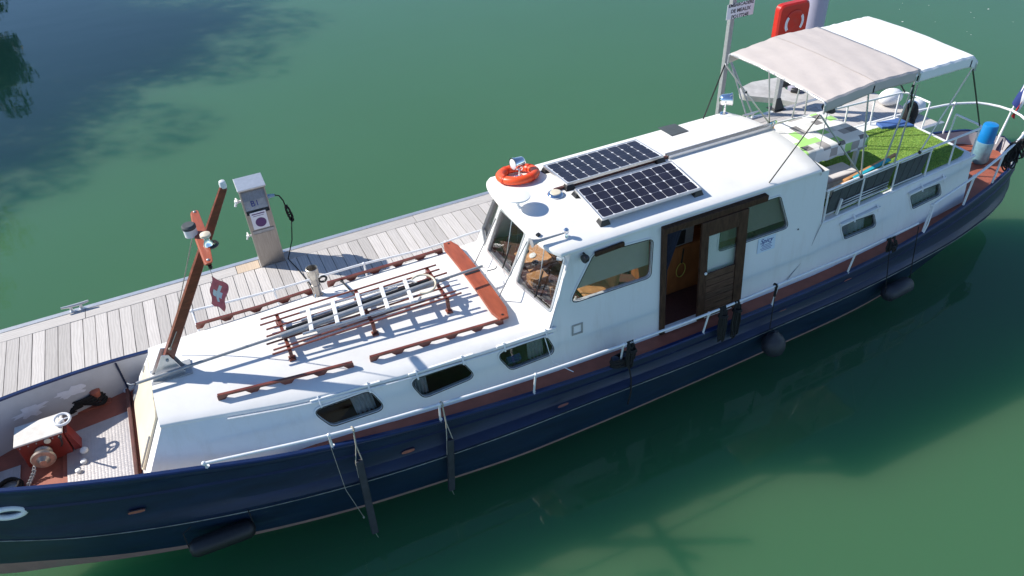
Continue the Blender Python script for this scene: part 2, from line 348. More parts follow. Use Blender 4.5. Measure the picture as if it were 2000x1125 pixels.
# ------------------------------------------------------------------ the barge: hull
CY = 7.5
barge = thing('river_barge', 'long navy blue and white river barge moored along the grey timber pontoon', 'barge', (4.2, CY, 0))
hbT = interp([(-4.75, 0), (-4.3, .22), (-3.6, .5), (-2.86, .76), (-1.7, 1.04), (-.98, 1.15), (-.37, 1.235), (.36, 1.31), (1.17, 1.365), (1.73, 1.39), (2.9, 1.43), (4.2, 1.45), (5.56, 1.44), (6.9, 1.42), (8.24, 1.37), (9, 1.32), (9.82, 1.24), (10.9, 1.08), (11.8, .87), (12.4, .66), (12.75, .42), (12.95, 0)])
zT = interp([(-4.75, 1.9), (-2.86, 1.68), (-1.6, 1.50), (-.98, 1.39), (-.37, 1.28), (.36, 1.17), (1.17, 1.07), (1.73, 1.01), (2.9, .92), (4.2, .86), (5.56, .845), (6.9, .85), (8.24, .88), (9, .91), (9.82, .97), (10.9, 1.07), (11.8, 1.13), (12.95, 1.2)])
hbK = interp([(-4.4, 0), (-3.9, .25), (-3.24, .53), (-2.58, .79), (-1.8, 1.01), (-.96, 1.2), (-.3, 1.31), (.48, 1.42), (1.6, 1.53), (2.46, 1.57), (3.7, 1.58), (5.2, 1.57), (6.7, 1.53), (8.5, 1.44), (9.7, 1.33), (10.8, 1.18), (11.1, 1.12), (11.8, .95), (12.4, .70), (12.75, .43), (12.93, 0)])
zK = interp([(-4.4, .9), (-3.24, .79), (-2.58, .73), (-1.8, .66), (-.96, .61), (-.3, .575), (.48, .555), (1.6, .555), (2.5, .555), (3.7, .55), (5.2, .515), (6.7, .515), (8.5, .49), (9.7, .50), (10.8, .505), (12, .55), (12.93, .6)])
hbW = interp([(-4.1, 0), (-3.58, .27), (-2.86, .52), (-2.25, .73), (-1.5, .95), (-.41, 1.2), (.5, 1.35), (1.57, 1.46), (2.46, 1.53), (3.8, 1.54), (5.3, 1.51), (6.56, 1.47), (8.83, 1.34), (9.26, 1.28), (10, 1.1), (10.8, .8), (11.4, .45), (11.9, 0)])
NS = 96
def lev(f, fz, x0, x1):
    out = []
    for i in range(NS+1):
        s = i/NS; s = .5*s+.5*(.5-.5*math.cos(math.pi*s)); x = x0+(x1-x0)*s; out.append((x, max(f(x), 0), fz(x)))
    return out
LT, LK, LWt = lev(hbT, zT, -4.75, 12.95), lev(hbK, zK, -4.4, 12.93), lev(hbW, lambda x: 0, -4.1, 11.9)
def mixl(A, B, h, t, out=0): return [(a[0]+(b[0]-a[0])*t, max(0, a[1]+(b[1]-a[1])*h+(out if 3 < i < NS-3 else 0)), a[2]+(b[2]-a[2])*t) for i, (a, b) in enumerate(zip(A, B))]
def skin(levels):
    mb = MB()
    for sgn in (-1, 1): mb.grid([[(x, CY+sgn*h, z) for x, h, z in L_] for L_ in levels], flip=sgn > 0)
    return mb
upper = [LT]+[mixl(LT, LK, h, t, o) for t, h, o in ((.05, .02, .012), (.09, .02, .012), (.12, .03, 0), (.33, .08, 0), (.355, .09, .02), (.40, .11, .02), (.425, .12, 0), (.70, .26, 0), (.77, .38, 0), (.84, .80, 0), (.92, 1.03, .006), (1, 1, 0))]
LK2 = [(x, max(0, h-.012), z-.035) for x, h, z in LK]
btz = interp([(-4.4, .36), (-3.4, .24), (-2.5, .15), (-1.5, .085), (-.4, .055), (1, .045), (13, .045)])
LB = [(a[0]+(b[0]-a[0])*(1-t), max(0, a[1]+(b[1]-a[1])*(1-t)), a[2]+(b[2]-a[2])*(1-t)) for a, b in zip(LK2, LWt) for t in [min(.9, btz(b[0])/max(a[2], .1))]]
hull = obj('hull', skin(upper+[LK2]), M['blue'], barge, smooth=25)
obj('lower_plating', skin([LK2, mixl(LK2, LB, .5, .5), LB]), M['blue2'], hull, smooth=40)
LU = [(x+.3*(1 if x < 0 else -.2), max(0, h*.45), -.16) for x, h, z in LWt]
obj('boot_top', skin([LB, LWt]), M['boot'], hull, smooth=40)
obj('underwater_plating', skin([LWt, LU]), mat('algae_antifouling', (.010, .016, .010), .8, var=.4, scale=4), hull, smooth=40)
for sgn in (-1, 1):
    mb = MB(); mb.tube([(x, CY+sgn*(h+.006), z-.008) for x, h, z in LK[2:-2]], .0065, 6); obj('rubbing_strake', mb, M['stripe'], hull, smooth=60)
    mb = MB(); mb.grid([[(x, CY+sgn*max(0, h+o), z+dz) for x, h, z in LT] for o, dz in ((.006, -.03), (.010, 0), (0, .012), (-.045, .012), (-.05, -.012))], flip=sgn > 0); obj('gunwale', mb, M['blue3'], hull, smooth=40)
dkz = lin([(-5, 1.03), (-1.75, 1.03), (-1.0, 1.08), (-.5, 1.10), (.1, zT(.1)-.06)]+[(x, zT(x)-.025) for x in np.arange(.5, 9.7, .5)]+[(10.5, .92), (13, .92)])
xs = [p[0] for p in LT]
def hin(x, z):
    t = min(1, max(0, (zT(x)-z)/max(.05, zT(x)-zK(x)))); hk = hbK(x) if x > -4.4 else 0
    return max(0, min(hbT(x)-.05, hbT(x)+(hk-hbT(x))*t-.05))
for sgn in (-1, 1):
    mb = MB(); mb.grid([[(x, CY+sgn*max(0, h-.05), z-.01) for x, h, z in LT], [(x, CY+sgn*hin(x, dkz(x)-.03)-.003, min(z-.012, dkz(x)-.03)) for x, h, z in LT]]); obj('bulwark', mb, M['grey'], hull, smooth=30)
mb = MB(); mb.grid([[(x, CY+k*max(0, hin(x, dkz(x))+.006), dkz(x)) for x, h, z in LT] for k in (-1, -.5, 0, .5, 1)])
obj('deck', mb, M['red'], barge, smooth=30)

# ------------------------------------------------------------------ superstructure walls (near side leans inwards a little)
class Wall:
    def __init__(s, kb, kt):               # keys: (x, half breadth, z) at the foot and at the top
        s.hb = lin([(k[0], k[1]) for k in kb]); s.zb = lin([(k[0], k[2]) for k in kb]); s.ht = lin([(k[0], k[1]) for k in kt]); s.zt = lin([(k[0], k[2]) for k in kt])
    def h(s, x, z):
        z0, z1 = s.zb(x), s.zt(x); t = (z-z0)/(z1-z0); return s.hb(x)+(s.ht(x)-s.hb(x))*t
    def at(s, x, z, off=0, sgn=-1): return V((x, CY+sgn*(s.h(x, z)+off), z))
    def px(s, u, v, off=0):
        y = 6.45
        for _ in range(12): p = Y(u, v, y); y = CY-s.h(p.x, p.z)-off
        return Y(u, v, y)
    def panel(s, outer, holes, sgn=-1):
        pl = [[V((a, b, 0)) for a, b in outer]]+[[V((a, b, 0)) for a, b in h] for h in holes]
        tri = tessellate_polygon(pl); pts = [p for l in pl for p in l]
        return [s.at(p.x, p.y, 0, sgn) for p in pts], tri
def roundpoly(pts, r, n=5):
    out = []; k = len(pts); P_ = [V((p[0], p[1])) for p in pts]
    for i in range(k):
        a, b, c = P_[i-1], P_[i], P_[(i+1) % k]; d1 = (a-b).normalized(); d2 = (c-b).normalized(); ang = d1.angle(d2)
        t = min(r/math.tan(ang/2), .45*(a-b).length, .45*(c-b).length); s_, e_ = b+d1*t, b+d2*t
        for j in range(n+1):
            q = j/n; out.append(tuple((s_*(1-q)+b*q)*(1-q)+(b*(1-q)+e_*q)*q))
    return out
def offs(poly, d):
    c = V((sum(p[0] for p in poly)/len(poly), sum(p[1] for p in poly)/len(poly))); out = []; k = len(poly)
    area = sum(poly[i][0]*poly[(i+1) % k][1]-poly[(i+1) % k][0]*poly[i][1] for i in range(k))
    sg = 1 if area > 0 else -1
    for i in range(k):
        a, b = V(poly[i-1]), V(poly[(i+1) % k]); t = (b-a)
        t = t.normalized() if t.length > 1e-9 else V((1, 0)); nrm = V((t.y, -t.x))*sg; out.append((poly[i][0]+nrm.x*d, poly[i][1]+nrm.y*d))
    return out
def buildwall(name, W, x0, x1, holes, parent, material, extra=None):
    mb = MB(); xsn = np.linspace(x0, x1, max(2, int((x1-x0)/.5)+1))
    outer = extra or ([(x, W.zb(x)) for x in xsn]+[(x, W.zt(x)) for x in xsn[::-1]])
    vs, tri = W.panel(outer, holes); mb.add(vs, [tuple(t) for t in tri])
    # reveal: the wall thickness seen in the openings
    for h in holes:
        a = [W.at(p[0], p[1], 0) for p in h]; b = [W.at(p[0], p[1], -.045) for p in h]; k = len(h)
        mb.add(a+b, [(i, (i+1) % k, k+(i+1) % k, k+i) for i in range(k)])
    return obj(name, mb, material, parent, smooth=30, fix=False)
def farwall(name, W, x0, x1, parent, material):
    mb = MB(); xsn = np.linspace(x0, x1, 10)
    mb.grid([[W.at(x, W.zb(x), 0, 1) for x in xsn], [W.at(x, W.zt(x), 0, 1) for x in xsn]]); return obj(name, mb, material, parent, smooth=30)
def window(name, W, poly, parent, gm, label=None, depth=.012, fw=.018):
    t = None
    o_, i_ = offs(poly, fw), offs(poly, -.012)
    mb = MB(); mb.ringprism([W.at(*p, .001) for p in o_], [W.at(*p, .001) for p in i_], (0, -.013, 0)); fr = obj(name, mb, M['wall'], parent, smooth=40)
    mb = MB(); mb.ringprism([W.at(*p, .004) for p in offs(poly, .001)], [W.at(*p, .004) for p in offs(poly, -.010)], (0, -.012, 0)); obj('seal', mb, M['blackplastic'], fr, smooth=40)
    mb = MB(); mb.prism([W.at(*p, -depth) for p in poly], (0, .006, 0)); obj('pane', mb, gm, fr)
    if label: fr['label'] = label
    return fr

kbF = [(-1.68, .89, 1.06), (-1.0, 1.03, 1.16), (-.3, 1.115, 1.16), (.36, 1.165, 1.12), (1.2, 1.155, 1.04), (2.3, 1.16, .93), (3.7, 1.165, .85)]
ktF = [(-1.68, .645, 1.80), (-1.24, .685, 1.785), (.11, .89, 1.66), (1.27, 1.02, 1.61), (2.34, 1.075, 1.585), (3.4, 1.11, 1.57), (3.7, 1.115, 1.565)]
WF = Wall(kbF, ktF)
zcF = lin([(-1.3, 1.885), (2.8, 1.705), (3.7, 1.69)])
def topz(x, y):
    s = min(1, abs(y-CY)/WF.ht(x)); return WF.zt(x)+(zcF(x)-WF.zt(x))*(1-s**1.8)
wpx = [[(605, 802), (649, 833), (757, 797), (722, 761)], [(795, 743), (827, 778), (931, 735), (905, 707)], [(965, 691), (997, 723), (1088, 688), (1067, 654)]]
fholes = []
for q in wpx:
    pts = [WF.px(u, v) for u, v in q]; fholes.append(roundpoly([(p.x, p.z) for p in pts], .125, 7))
wx = [(min(p[0] for p in h), max(p[0] for p in h)) for h in fholes]
XE = wx[2][1]+.06
cuts = [-1.24, -.9, -.5, 0, wx[0][0]-.06, wx[0][1]+.06, wx[1][0]-.06, wx[1][1]+.06, wx[2][0]-.06, XE]
mb = MB()
def addpanel(outer, holes):
    vs, tri = WF.panel(outer, holes); mb.add(vs, [tuple(t) for t in tri])
    for h in holes:
        a_ = [WF.at(p[0], p[1], 0) for p in h]; b_ = [WF.at(p[0], p[1], -.045) for p in h]; k_ = len(h)
        mb.add(a_+b_, [(i, (i+1) % k_, k_+(i+1) % k_, k_+i) for i in range(k_)])
addpanel([(-1.68, 1.03), (-1.24, 1.1), (-1.24, WF.zt(-1.24))], [])
for i in range(len(cuts)-1):
    x0, x1 = cuts[i], cuts[i+1]; lo = lambda x: min(WF.zb(x)-.04, dkz(x)-.03) if x > -.6 else WF.zb(x)-.06
    addpanel([(x0, lo(x0)), (x1, lo(x1)), (x1, WF.zt(x1)), (x0, WF.zt(x0))], [fholes[{4: 0, 6: 1, 8: 2}[i]]] if i in (4, 6, 8) else [])
fc = obj('fore_cabin_wall', mb, M['wall'], barge, smooth=30, fix=False)
mb = MB(); mb.grid([[WF.at(-1.68, 1.03, 0, 1)]+[WF.at(x, WF.zb(x), 0, 1) for x in (-1, 0, 1, 2, 3.35)], [WF.at(-1.24, WF.zt(-1.24), 0, 1)]+[WF.at(x, WF.zt(x), 0, 1) for x in (-1, 0, 1, 2, 3.35)]]); obj('fore_cabin_wall', mb, M['wall'], barge, smooth=30)
# front of the fore cabin
fb0, fb1 = WF.at(-1.68, 1.03), WF.at(-1.68, 1.03, 0, 1); ft0, ft1 = WF.at(-1.24, WF.zt(-1.24)), WF.at(-1.24, WF.zt(-1.24), 0, 1)
mb = MB(); n = 8
rows = [[fb0.lerp(fb1, j/n) for j in range(n+1)], [V((-1.24, ft0.y+(ft1.y-ft0.y)*j/n, topz(-1.24, ft0.y+(ft1.y-ft0.y)*j/n))) for j in range(n+1)]]
mb.grid(rows); ff = obj('cabin_front', mb, M['white'], barge, smooth=30)
def frontpt(s, t, off=.0):
    a = fb0.lerp(fb1, s); b = V((-1.24, ft0.y+(ft1.y-ft0.y)*s, topz(-1.24, ft0.y+(ft1.y-ft0.y)*s))); nn = (fb1-fb0).cross(ft0-fb0).normalized()
    if nn.x > 0: nn = -nn
    return a.lerp(b, t)+nn*off
hp = roundpoly([(.14, .12), (.82, .12), (.86, .95), (.12, .95)], .06)
mb = MB(); a = [frontpt(p[0], p[1], .004) for p in hp]; b = [frontpt(p[0], p[1], .03) for p in hp]; k = len(hp)
mb.add(a+b, [tuple(range(k, 2*k))]+[(i, (i+1) % k, k+(i+1) % k, k+i) for i in range(k)]); hd = obj('hatch_door', mb, M['cream'], ff, smooth=30)
mb = MB(); mb.tube([frontpt(.16, .16, .036), frontpt(.145, .62, .036)], .011, 6); obj('handle', mb, M['galv'], hd, smooth=50)
for t in (.2, .75):
    mb = MB(); mb.bar(frontpt(.84, t-.04, .034), frontpt(.84, t+.04, .034), .05, .015, up=(1, 0, 0)); obj('hinge', mb, M['galv'], hd)
# roof of the fore cabin
rows = []; XS = list(np.linspace(-1.27, 3.35, 24))
for x in XS:
    h = WF.ht(x)+.018; r = [(x, CY-h+.004, WF.zt(x)-.045), (x, CY-h-.006, WF.zt(x)-.03), (x, CY-h, WF.zt(x)-.006)]
    for j in range(17):
        s = -1+2*j/16; y = CY+s*(h-.012); r.append((x, y, topz(x, CY+s*WF.ht(x))+.004))
    r += [(x, CY+h, WF.zt(x)-.006), (x, CY+h+.006, WF.zt(x)-.03), (x, CY+h-.004, WF.zt(x)-.045)]; rows.append(r)
mb = MB(); mb.grid(rows); mb.grid([[(p[0], p[1], p[2]-.03) for p in rows[0]], rows[0]])
obj('fore_cabin_roof', mb, M['white'], barge, smooth=40)

# ------------------------------------------------------------------ wheelhouse
WW = Wall([(3.0, 1.165, .84), (7.7, 1.15, .84)], [(3.0, 1.0, 2.52), (7.7, 1.0, 2.52)])
def pxp(q, W=WW): return [(lambda p: (p.x, p.z))(W.px(u, v)) for u, v in q]
wA = roundpoly(pxp([(1109, 595), (1271, 541), (1276, 464), (1158, 496)]), .09)
wB = roundpoly(pxp([(1401, 492), (1540, 444), (1524, 382), (1409, 418)]), .07)
dor = pxp([(1296, 625), (1445, 577), (1462, 406), (1303, 452)])
dx0 = dor[0][0]; dx1 = WW.px(1368, 520).x+.03; dzb = .90; dzt = 2.42
dhole = [(dx0, dzb), (dx1, dzb), (dx1, dzt), (dx0, dzt)]
whw = buildwall('wheelhouse_wall', WW, 3.3, 7.62, [wA, wB, dhole], barge, M['wall'], extra=[(XE, .78), (5, .78), (7.62, .78), (7.62, 2.54), (3.62, 2.54), (3.24, 1.55), (XE, 1.55)])
mb = MB(); fpoly = [(3.34, .78), (7.62, .78), (7.62, 2.54), (3.62, 2.54), (3.24, 1.55)]
fwin = roundpoly([(3.75, 1.85), (4.75, 1.85), (4.75, 2.40), (3.95, 2.40)], .08); vs, tri = WW.panel(fpoly, [fwin], 1); mb.add(vs, [tuple(t) for t in tri]); fwo = obj('wheelhouse_wall', mb, M['wall'], barge, fix=False)
mb = MB(); mb.prism([WW.at(*p, -.02, 1) for p in fwin], (0, .005, 0)); obj('side_window', mb, M['glass'], barge)
mb = MB(); mb.quad(WW.at(7.62, .84), WW.at(7.62, .84, 0, 1), WW.at(7.62, 2.54, 0, 1), WW.at(7.62, 2.54)); obj('wheelhouse_aft_wall', mb, M['wall'], barge)
# roof: cambered plate with a bowed front edge
RH, RZE, RZC = 1.035, 2.605, 2.73
def roofz(y): s = min(1, abs(y-CY)/RH); return RZE+(RZC-RZE)*(1-s**2.1)
def rx(t, s):
    xf = 3.24+.13*s*s+.12*abs(s)**8; xa = 7.50-.05*s*s; return xf+(xa-xf)*t
def roofsec(t, ins=0, dz=0):
    r = []
    prof = [(-1+.05, -.062), (-1+.008, -.05), (-1, -.03), (-1+.006, -.010)]+[(-1+.02+1.96*j/20, 0) for j in range(21)]+[(1-.006, -.010), (1, -.03), (1-.008, -.05), (1-.05, -.062)]
    for s, d in prof:
        r.append((rx(t, s), CY+s*RH*(1-ins), roofz(CY+s*RH)+d+dz))
    return r
ts = [0]+list(np.linspace(.004, .996, 20))+[1]
rows = []
for i, t in enumerate(ts):
    rows.append(roofsec(t, 0, -.012 if i in (0, len(ts)-1) else 0))
rows = [[(p[0], p[1], p[2]-.04) for p in rows[0]]]+rows+[[(p[0], p[1], p[2]-.04) for p in rows[-1]]]
mb = MB(); mb.grid(rows)
under = [[(rx(t, s), CY+s*RH*.97, roofz(CY+s*RH*.97)-.06) for s in np.linspace(-1, 1, 9)] for t in np.linspace(0, 1, 8)]
mb.grid(under, flip=True)
obj('wheelhouse_roof', mb, M['white'], barge, smooth=50, fix=False)
mb = MB()  # faint raised welt round the roof opening, as in the photo
# windscreen: three panes on a bowed, raked front
fbm = [V((3.24, CY-1.12, 1.56)), V((3.07, CY-.30, 1.66)), V((3.05, CY+.50, 1.66)), V((3.24, CY+1.12, 1.56))]
ftp = [V((3.63, CY-1.0, 2.55)), V((3.40, CY-.38, 2.62)), V((3.34, CY+.34, 2.64)), V((3.63, CY+1.0, 2.55))]
def fr(i, s, t, off=0):
    a = fbm[i].lerp(fbm[i+1], s); b = ftp[i].lerp(ftp[i+1], s); nn = (fbm[i+1]-fbm[i]).cross(ftp[i]-fbm[i]).normalized()
    if nn.x > 0: nn = -nn
    return a.lerp(b, t)+nn*off
wsl = []
mb = MB(); holes3 = []
for i in range(3):
    q = roundpoly([(.07, .235), (.90, .235), (.945, .90), (.10, .90)] if i == 0 else ([(.09, .235), (.93, .235), (.93, .90), (.09, .90)] if i == 1 else [(.12, .235), (.94, .235), (.90, .90), (.07, .90)]), .05)
    holes3.append(q)
    pl = [[V((0, 0, 0)), V((1, 0, 0)), V((1, 1, 0)), V((0, 1, 0))], [V((a_, b_, 0)) for a_, b_ in q]]
    tri = tessellate_polygon(pl); pts = [p for l in pl for p in l]; mb.add([fr(i, p.x, p.y) for p in pts], [tuple(t) for t in tri])
    a = [fr(i, *p) for p in q]; b = [fr(i, *p, -.04) for p in q]; k = len(q); mb.add(a+b, [(j, (j+1) % k, k+(j+1) % k, k+j) for j in range(k)])
wf = obj('wheelhouse_front', mb, M['white'], barge, fix=False)
for i in range(3):
    q = holes3[i]; nn = fr(i, .5, .5, 1)-fr(i, .5, .5, 0)
    mb = MB(); o_ = [fr(i, *p, .001) for p in offs(q, .022)]; n_ = [fr(i, *p, .001) for p in offs(q, -.012)]; mb.ringprism(o_, n_, nn*.008); w1 = obj('windscreen', mb, M['alu'], wf, smooth=40)
    mb = MB(); mb.prism([fr(i, *p, -.028) for p in q], nn*.006); obj('pane', mb, M['glass'], w1)
# ------------------------------------------------------------------ windows of the fore cabin, curtains, covers
for i, h in enumerate(fholes):
    fr_ = window('cabin_window', WF, h, barge, M['glassd'])
    x0, x1 = wx[i]; zs = [p[1] for p in h]; z0, z1 = min(zs), max(zs)
    def curt(xa, xb, taper=0):
        mb = MB(); rows = []
        for j in range(25):
            q = j/24; x = xa+(xb-xa)*q; d = -.10-.018*math.sin(q*math.pi*2*4.5)
            rows.append([WF.at(x+taper*(1-.4*q), z0-.03, d), WF.at(x, z1+.03, d)])
        mb.grid(rows); return obj('curtain', mb, M['curtain'], fr_, smooth=60)
    if i == 0: curt(x0+.40, x0+.66, .05)
    if i == 1: curt(x0+.02, x0+.20)
    if i == 2:
        curt(x0+.42, x0+.64); mb = MB(); p = WF.at(x0+.22, z0+.03, -.07)
        mb.obox(p+V((0, .02, .04)), (.09, 0, 0), (0, .03, .02), (0, -.02, .04)); obj('window_box', mb, M['inkblue'], fr_)
    # drip rail with two white clips above each window
    xa, xb = x0-.02, x1+.04
    mb = MB(); mb.bar(WF.at(xa, z1+.075, .016), WF.at(xb, z1+.075+.0*(xb-xa), .016), .03, .035); dr = obj('drip_rail', mb, M['wall'], fr_, bevel=.006)
    for q in (.12, .82):
        x = xa+(xb-xa)*q; mb = MB(); mb.tube([WF.at(x, z1+.11, .012), WF.at(x, z1+.04, .042), WF.at(x+.005, z1-.01, .03)], .012, 6); obj('clip', mb, M['white2'], dr, smooth=50)
mb = MB(); mb.tube([WF.at(x, WF.zt(x)-.05, .028) for x in np.linspace(-.6, 3.3, 14)], .012, 6); obj('gutter', mb, M['white2'], barge, smooth=50)
# ------------------------------------------------------------------ wheelhouse openings
wAo = window('side_window', WW, wA, barge, M['glass'])
wBo = window('side_window', WW, wB, barge, M['glassd'])
def sheet(name, W, poly, depth, mt, par, cut=None):
    mb = MB(); P_ = [p for p in poly]; zs = [p[1] for p in P_]; z0 = min(zs)+(max(zs)-min(zs))*(cut or 0)
    pp = [(p[0], max(p[1], z0)) for p in offs(P_, .02)]; mb.prism([W.at(*p, -depth) for p in pp], (0, .004, 0)); return obj(name, mb, mt, par)
mb = MB(); zA0, zA1 = min(p[1] for p in wA), max(p[1] for p in wA); xA0, xA1 = min(p[0] for p in wA), max(p[0] for p in wA)
for j in range(19):
    z = zA1-.005-j*.026
    xl = xA0+.16-.55*(z-zA0)*0; xl = xA0+.10+(.20 if z > zA0+.4 else .20*(z-zA0)/.4)-.08
    mb.obox(WW.at((xl+xA1)/2, z, -.09), ((xA1-xl)/2, 0, 0), (0, .006, .0135), (0, -.001, .0005))
obj('blind', mb, M['blind'], wAo)
sheet('blind', WW, wB, .07, M['blind'], wBo, .14)
# brown roller box above the side window
mb = MB(); p, q = WW.px(1162, 497, .03), WW.px(1219, 476, .03); mb.bar(p, q, .04, .06); obj('shade_box', mb, M['doorwood'], wAo, bevel=.008)
# doorway: frame, header track and the sliding leaf that stands open against the wall
jw = .075
mb = MB()
a0, a1 = WW.at(dx0-jw/2, dzb-.06, .012), WW.at(dx0-jw/2, dzt+.02, .012); mb.bar(a0, a1, jw, .05, up=(0, -1, 0))
dfm = obj('door_frame', mb, M['doorwood'], barge, bevel=.006)
mb = MB(); mb.bar(WW.at(dx0-jw, dzt+.045, .03), WW.at(WW.px(1494, 384).x, dzt+.045, .03), .09, .09, up=(0, 0, 1)); obj('header_track', mb, M['doorwood'], dfm, bevel=.006)
mb = MB(); mb.bar(WW.at(dx0, dzb-.02, .015), WW.at(6.3, dzb-.02, .015), .07, .045); obj('sill', mb, M['wall'], dfm, bevel=.006)
lx0, lx1 = WW.px(1364, 520, .05).x, WW.px(1452, 490, .05).x
def leafpt(s, z, off=.05): return WW.at(lx0+(lx1-lx0)*s, z, off)
gz0, gz1 = 1.62, 2.20
leaf = None
for (sa, sb, za, zb_) in ((0, .16, dzb, dzt), (.80, 1, dzb, dzt), (.16, .80, gz1, dzt)):
    mb = MB(); P4 = [leafpt(sa, za), leafpt(sb, za), leafpt(sb, zb_), leafpt(sa, zb_)]; mb.prism(P4, (0, -.04, 0))
    if leaf is None: leaf = obj('sliding_door', mb, M['doorwood'], barge, bevel=.004)
    else: obj('stile', mb, M['doorwood'], leaf, bevel=.004)
for j in range(7):
    za = dzb+(gz0-.005-dzb)*j/7; zb_ = dzb+(gz0-.005-dzb)*(j+1)/7
    mb = MB(); mb.prism([leafpt(.163, za+.004, .056), leafpt(.797, za+.004, .056), leafpt(.797, zb_-.004, .056), leafpt(.163, zb_-.004, .056)], (0, -.024, 0)); obj('door_plank', mb, M['doorplank'], leaf, bevel=.004)
mb = MB(); mb.prism([leafpt(.165, gz0, .06), leafpt(.795, gz0, .06), leafpt(.795, gz1-.002, .06), leafpt(.165, gz1-.002, .06)], (0, -.006, 0)); obj('door_pane', mb, M['glass'], leaf)
mb = MB(); mb.lathe(leafpt(.12, gz0+.03, .095), (0, -1, 0), [(.02, 0), (.022, .012), (.014, .02)], 10); obj('door_lock', mb, M['whiteplastic'], leaf, smooth=40)
# ------------------------------------------------------------------ wheelhouse interior
mb = MB(); mb.box(3.2, 7.55, CY-1.1, CY+1.1, .80, .845); obj('cabin_sole', mb, M['carpet'], barge)
mb = MB(); mb.box(6.2, 6.25, CY-.95, CY+1.0, .85, 2.5); obj('bulkhead', mb, M['wood'], barge)
mb = MB(); mb.box(5.05, 6.18, CY+.35, CY+.40, .85, 2.4); mb.box(3.75, 6.18, CY+.98, CY+1.02, .85, 1.75); obj('panelling', mb, M['wood'], barge)
helm = thing('helm_console', 'wooden helm console with gauges behind the barge windscreen', 'console', (3.55, CY, .845))
mb = MB(); mb.box(3.40, 3.85, CY-.95, CY+.95, .85, 1.50); obj('cabinet', mb, M['wood'], helm, bevel=.01)
mb = MB(); mb.prism([(3.30, CY-.98, 1.66), (3.30, CY+.98, 1.66), (3.92, CY+.98, 1.56), (3.92, CY-.98, 1.56)], (0, 0, -.05)); top = obj('dashboard', mb, M['carpet'], helm, bevel=.008)
mb = MB(); mb.prism([(3.55, CY+.02, 1.63), (3.55, CY+.50, 1.63), (3.9, CY+.50, 1.75), (3.9, CY+.02, 1.75)], (.02, 0, -.06)); obj('gauge_panel', mb, M['wood2'], top, bevel=.006)
for k in range(3):
    mb = MB(); mb.lathe((3.68+.04*(k % 2), CY+.10+.15*k, 1.675+.014*(k % 2)), (-.3, 0, 1), [(.05, 0), (.05, .012), (.036, .016)], 14); obj('gauge', mb, M['whiteplastic'] if k == 1 else M['blackplastic'], top, smooth=40)
swh = thing('steering_wheel', 'dark wooden spoked steering wheel seen through the windscreen', 'steering wheel', (4.02, CY+.25, 1.55))
mb = MB(); wc = V((4.02, CY+.25, 1.62)); ax = V((.75, 0, .5)).normalized(); mb.torus(wc, ax, .22, .018, 24, 8); obj('rim', mb, M['wood2'], swh, smooth=60)
mb = MB(); bx = V((0, 1, 0)); by = ax.cross(bx)
for k in range(4): d = bx*math.cos(k*math.pi/2+.4)+by*math.sin(k*math.pi/2+.4); mb.tube([wc, wc+d*.215], .010, 6)
mb.lathe(wc-ax*.16, ax, [(.035, 0), (.035, .18)], 10); obj('spokes', mb, M['doorwood'], swh, smooth=50)
ch = thing('chart_box', 'pale timber box standing on the dashboard behind the near windscreen pane', 'box', (3.5, CY-.45, 1.62))
for (a_, b_, c_, d_, e_) in ((3.42, 3.66, CY-.34, CY-.16, .13), (3.52, 3.66, CY-.66, CY-.56, .20)):
    mb = MB(); mb.box(a_, b_, c_, d_, 1.63, 1.63+e_); obj('panel', mb, M['wood2'], ch, bevel=.004)
st = thing('helm_chair', 'tan upholstered helm chair inside the wheelhouse beside the side window', 'chair', (4.25, CY-.4, .845))
mb = MB(); mb.box(4.05, 4.5, CY-.66, CY-.2, 1.32, 1.44); obj('cushion', mb, M['wood2'], st, bevel=.03)
mb = MB(); mb.prism([(4.46, CY-.66, 1.42), (4.54, CY-.66, 1.42), (4.62, CY-.66, 1.95), (4.56, CY-.66, 1.97)], (0, .46, 0)); obj('backrest', mb, M['wood2'], st, bevel=.02)
mb = MB(); mb.lathe((4.27, CY-.43, .846), (0, 0, 1), [(.17, 0), (.16, .03), (.035, .05), (.035, .48)], 14); obj('pedestal', mb, M['galv'], st, smooth=40)
bottle = tag(obj('table_item', MB().lathe((3.78, CY-.85, 1.585), (0, 0, 1), [(.03, 0), (.03, .08), (.012, .11), (.012, .13)], 12), M['whiteplastic'], smooth=40), 'small white bottle on the dashboard corner by the side window', 'bottle')
# behind the open doorway
mb = MB(); rows = []
for j in range(31):
    q = j/30; rows.append([WW.at(dx0+.01+.22*q*(1-.75*.9), 1.0, -.10-.02*math.sin(q*38)), WW.at(dx0+.01+.09*q, 1.75, -.10-.02*math.sin(q*38)), WW.at(dx0+.01+.34*q, dzt-.02, -.10-.02*math.sin(q*38))])
mb.grid(rows); tag(obj('door_curtain', mb, M['curtaind'], smooth=60), 'dark striped curtain tied back inside the open doorway', 'curtain')
mw = thing('microwave_oven', 'grey microwave oven with black door seen through the open doorway', 'microwave', (5.55, CY-.35, 1.65))
mb = MB(); mb.box(5.34, 5.85, CY-.50, CY-.12, 1.66, 1.94); obj('case', mb, M['galv'], mw, bevel=.008)
mb = MB(); mb.box(5.37, 5.70, CY-.512, CY-.501, 1.69, 1.91); obj('door', mb, M['blackplastic'], mw)
tag(obj('galley_unit', MB().box(5.3, 6.15, CY-.52, CY+.3, .85, 1.655), M['wood'], bevel=.01), 'brown timber galley cupboard under the microwave inside the doorway', 'cupboard')
rk = thing('fly_swatter', 'yellow racket shaped fly swatter hanging on the cupboard inside the doorway', 'fly swatter', (5.66, CY-.545, 1.1))
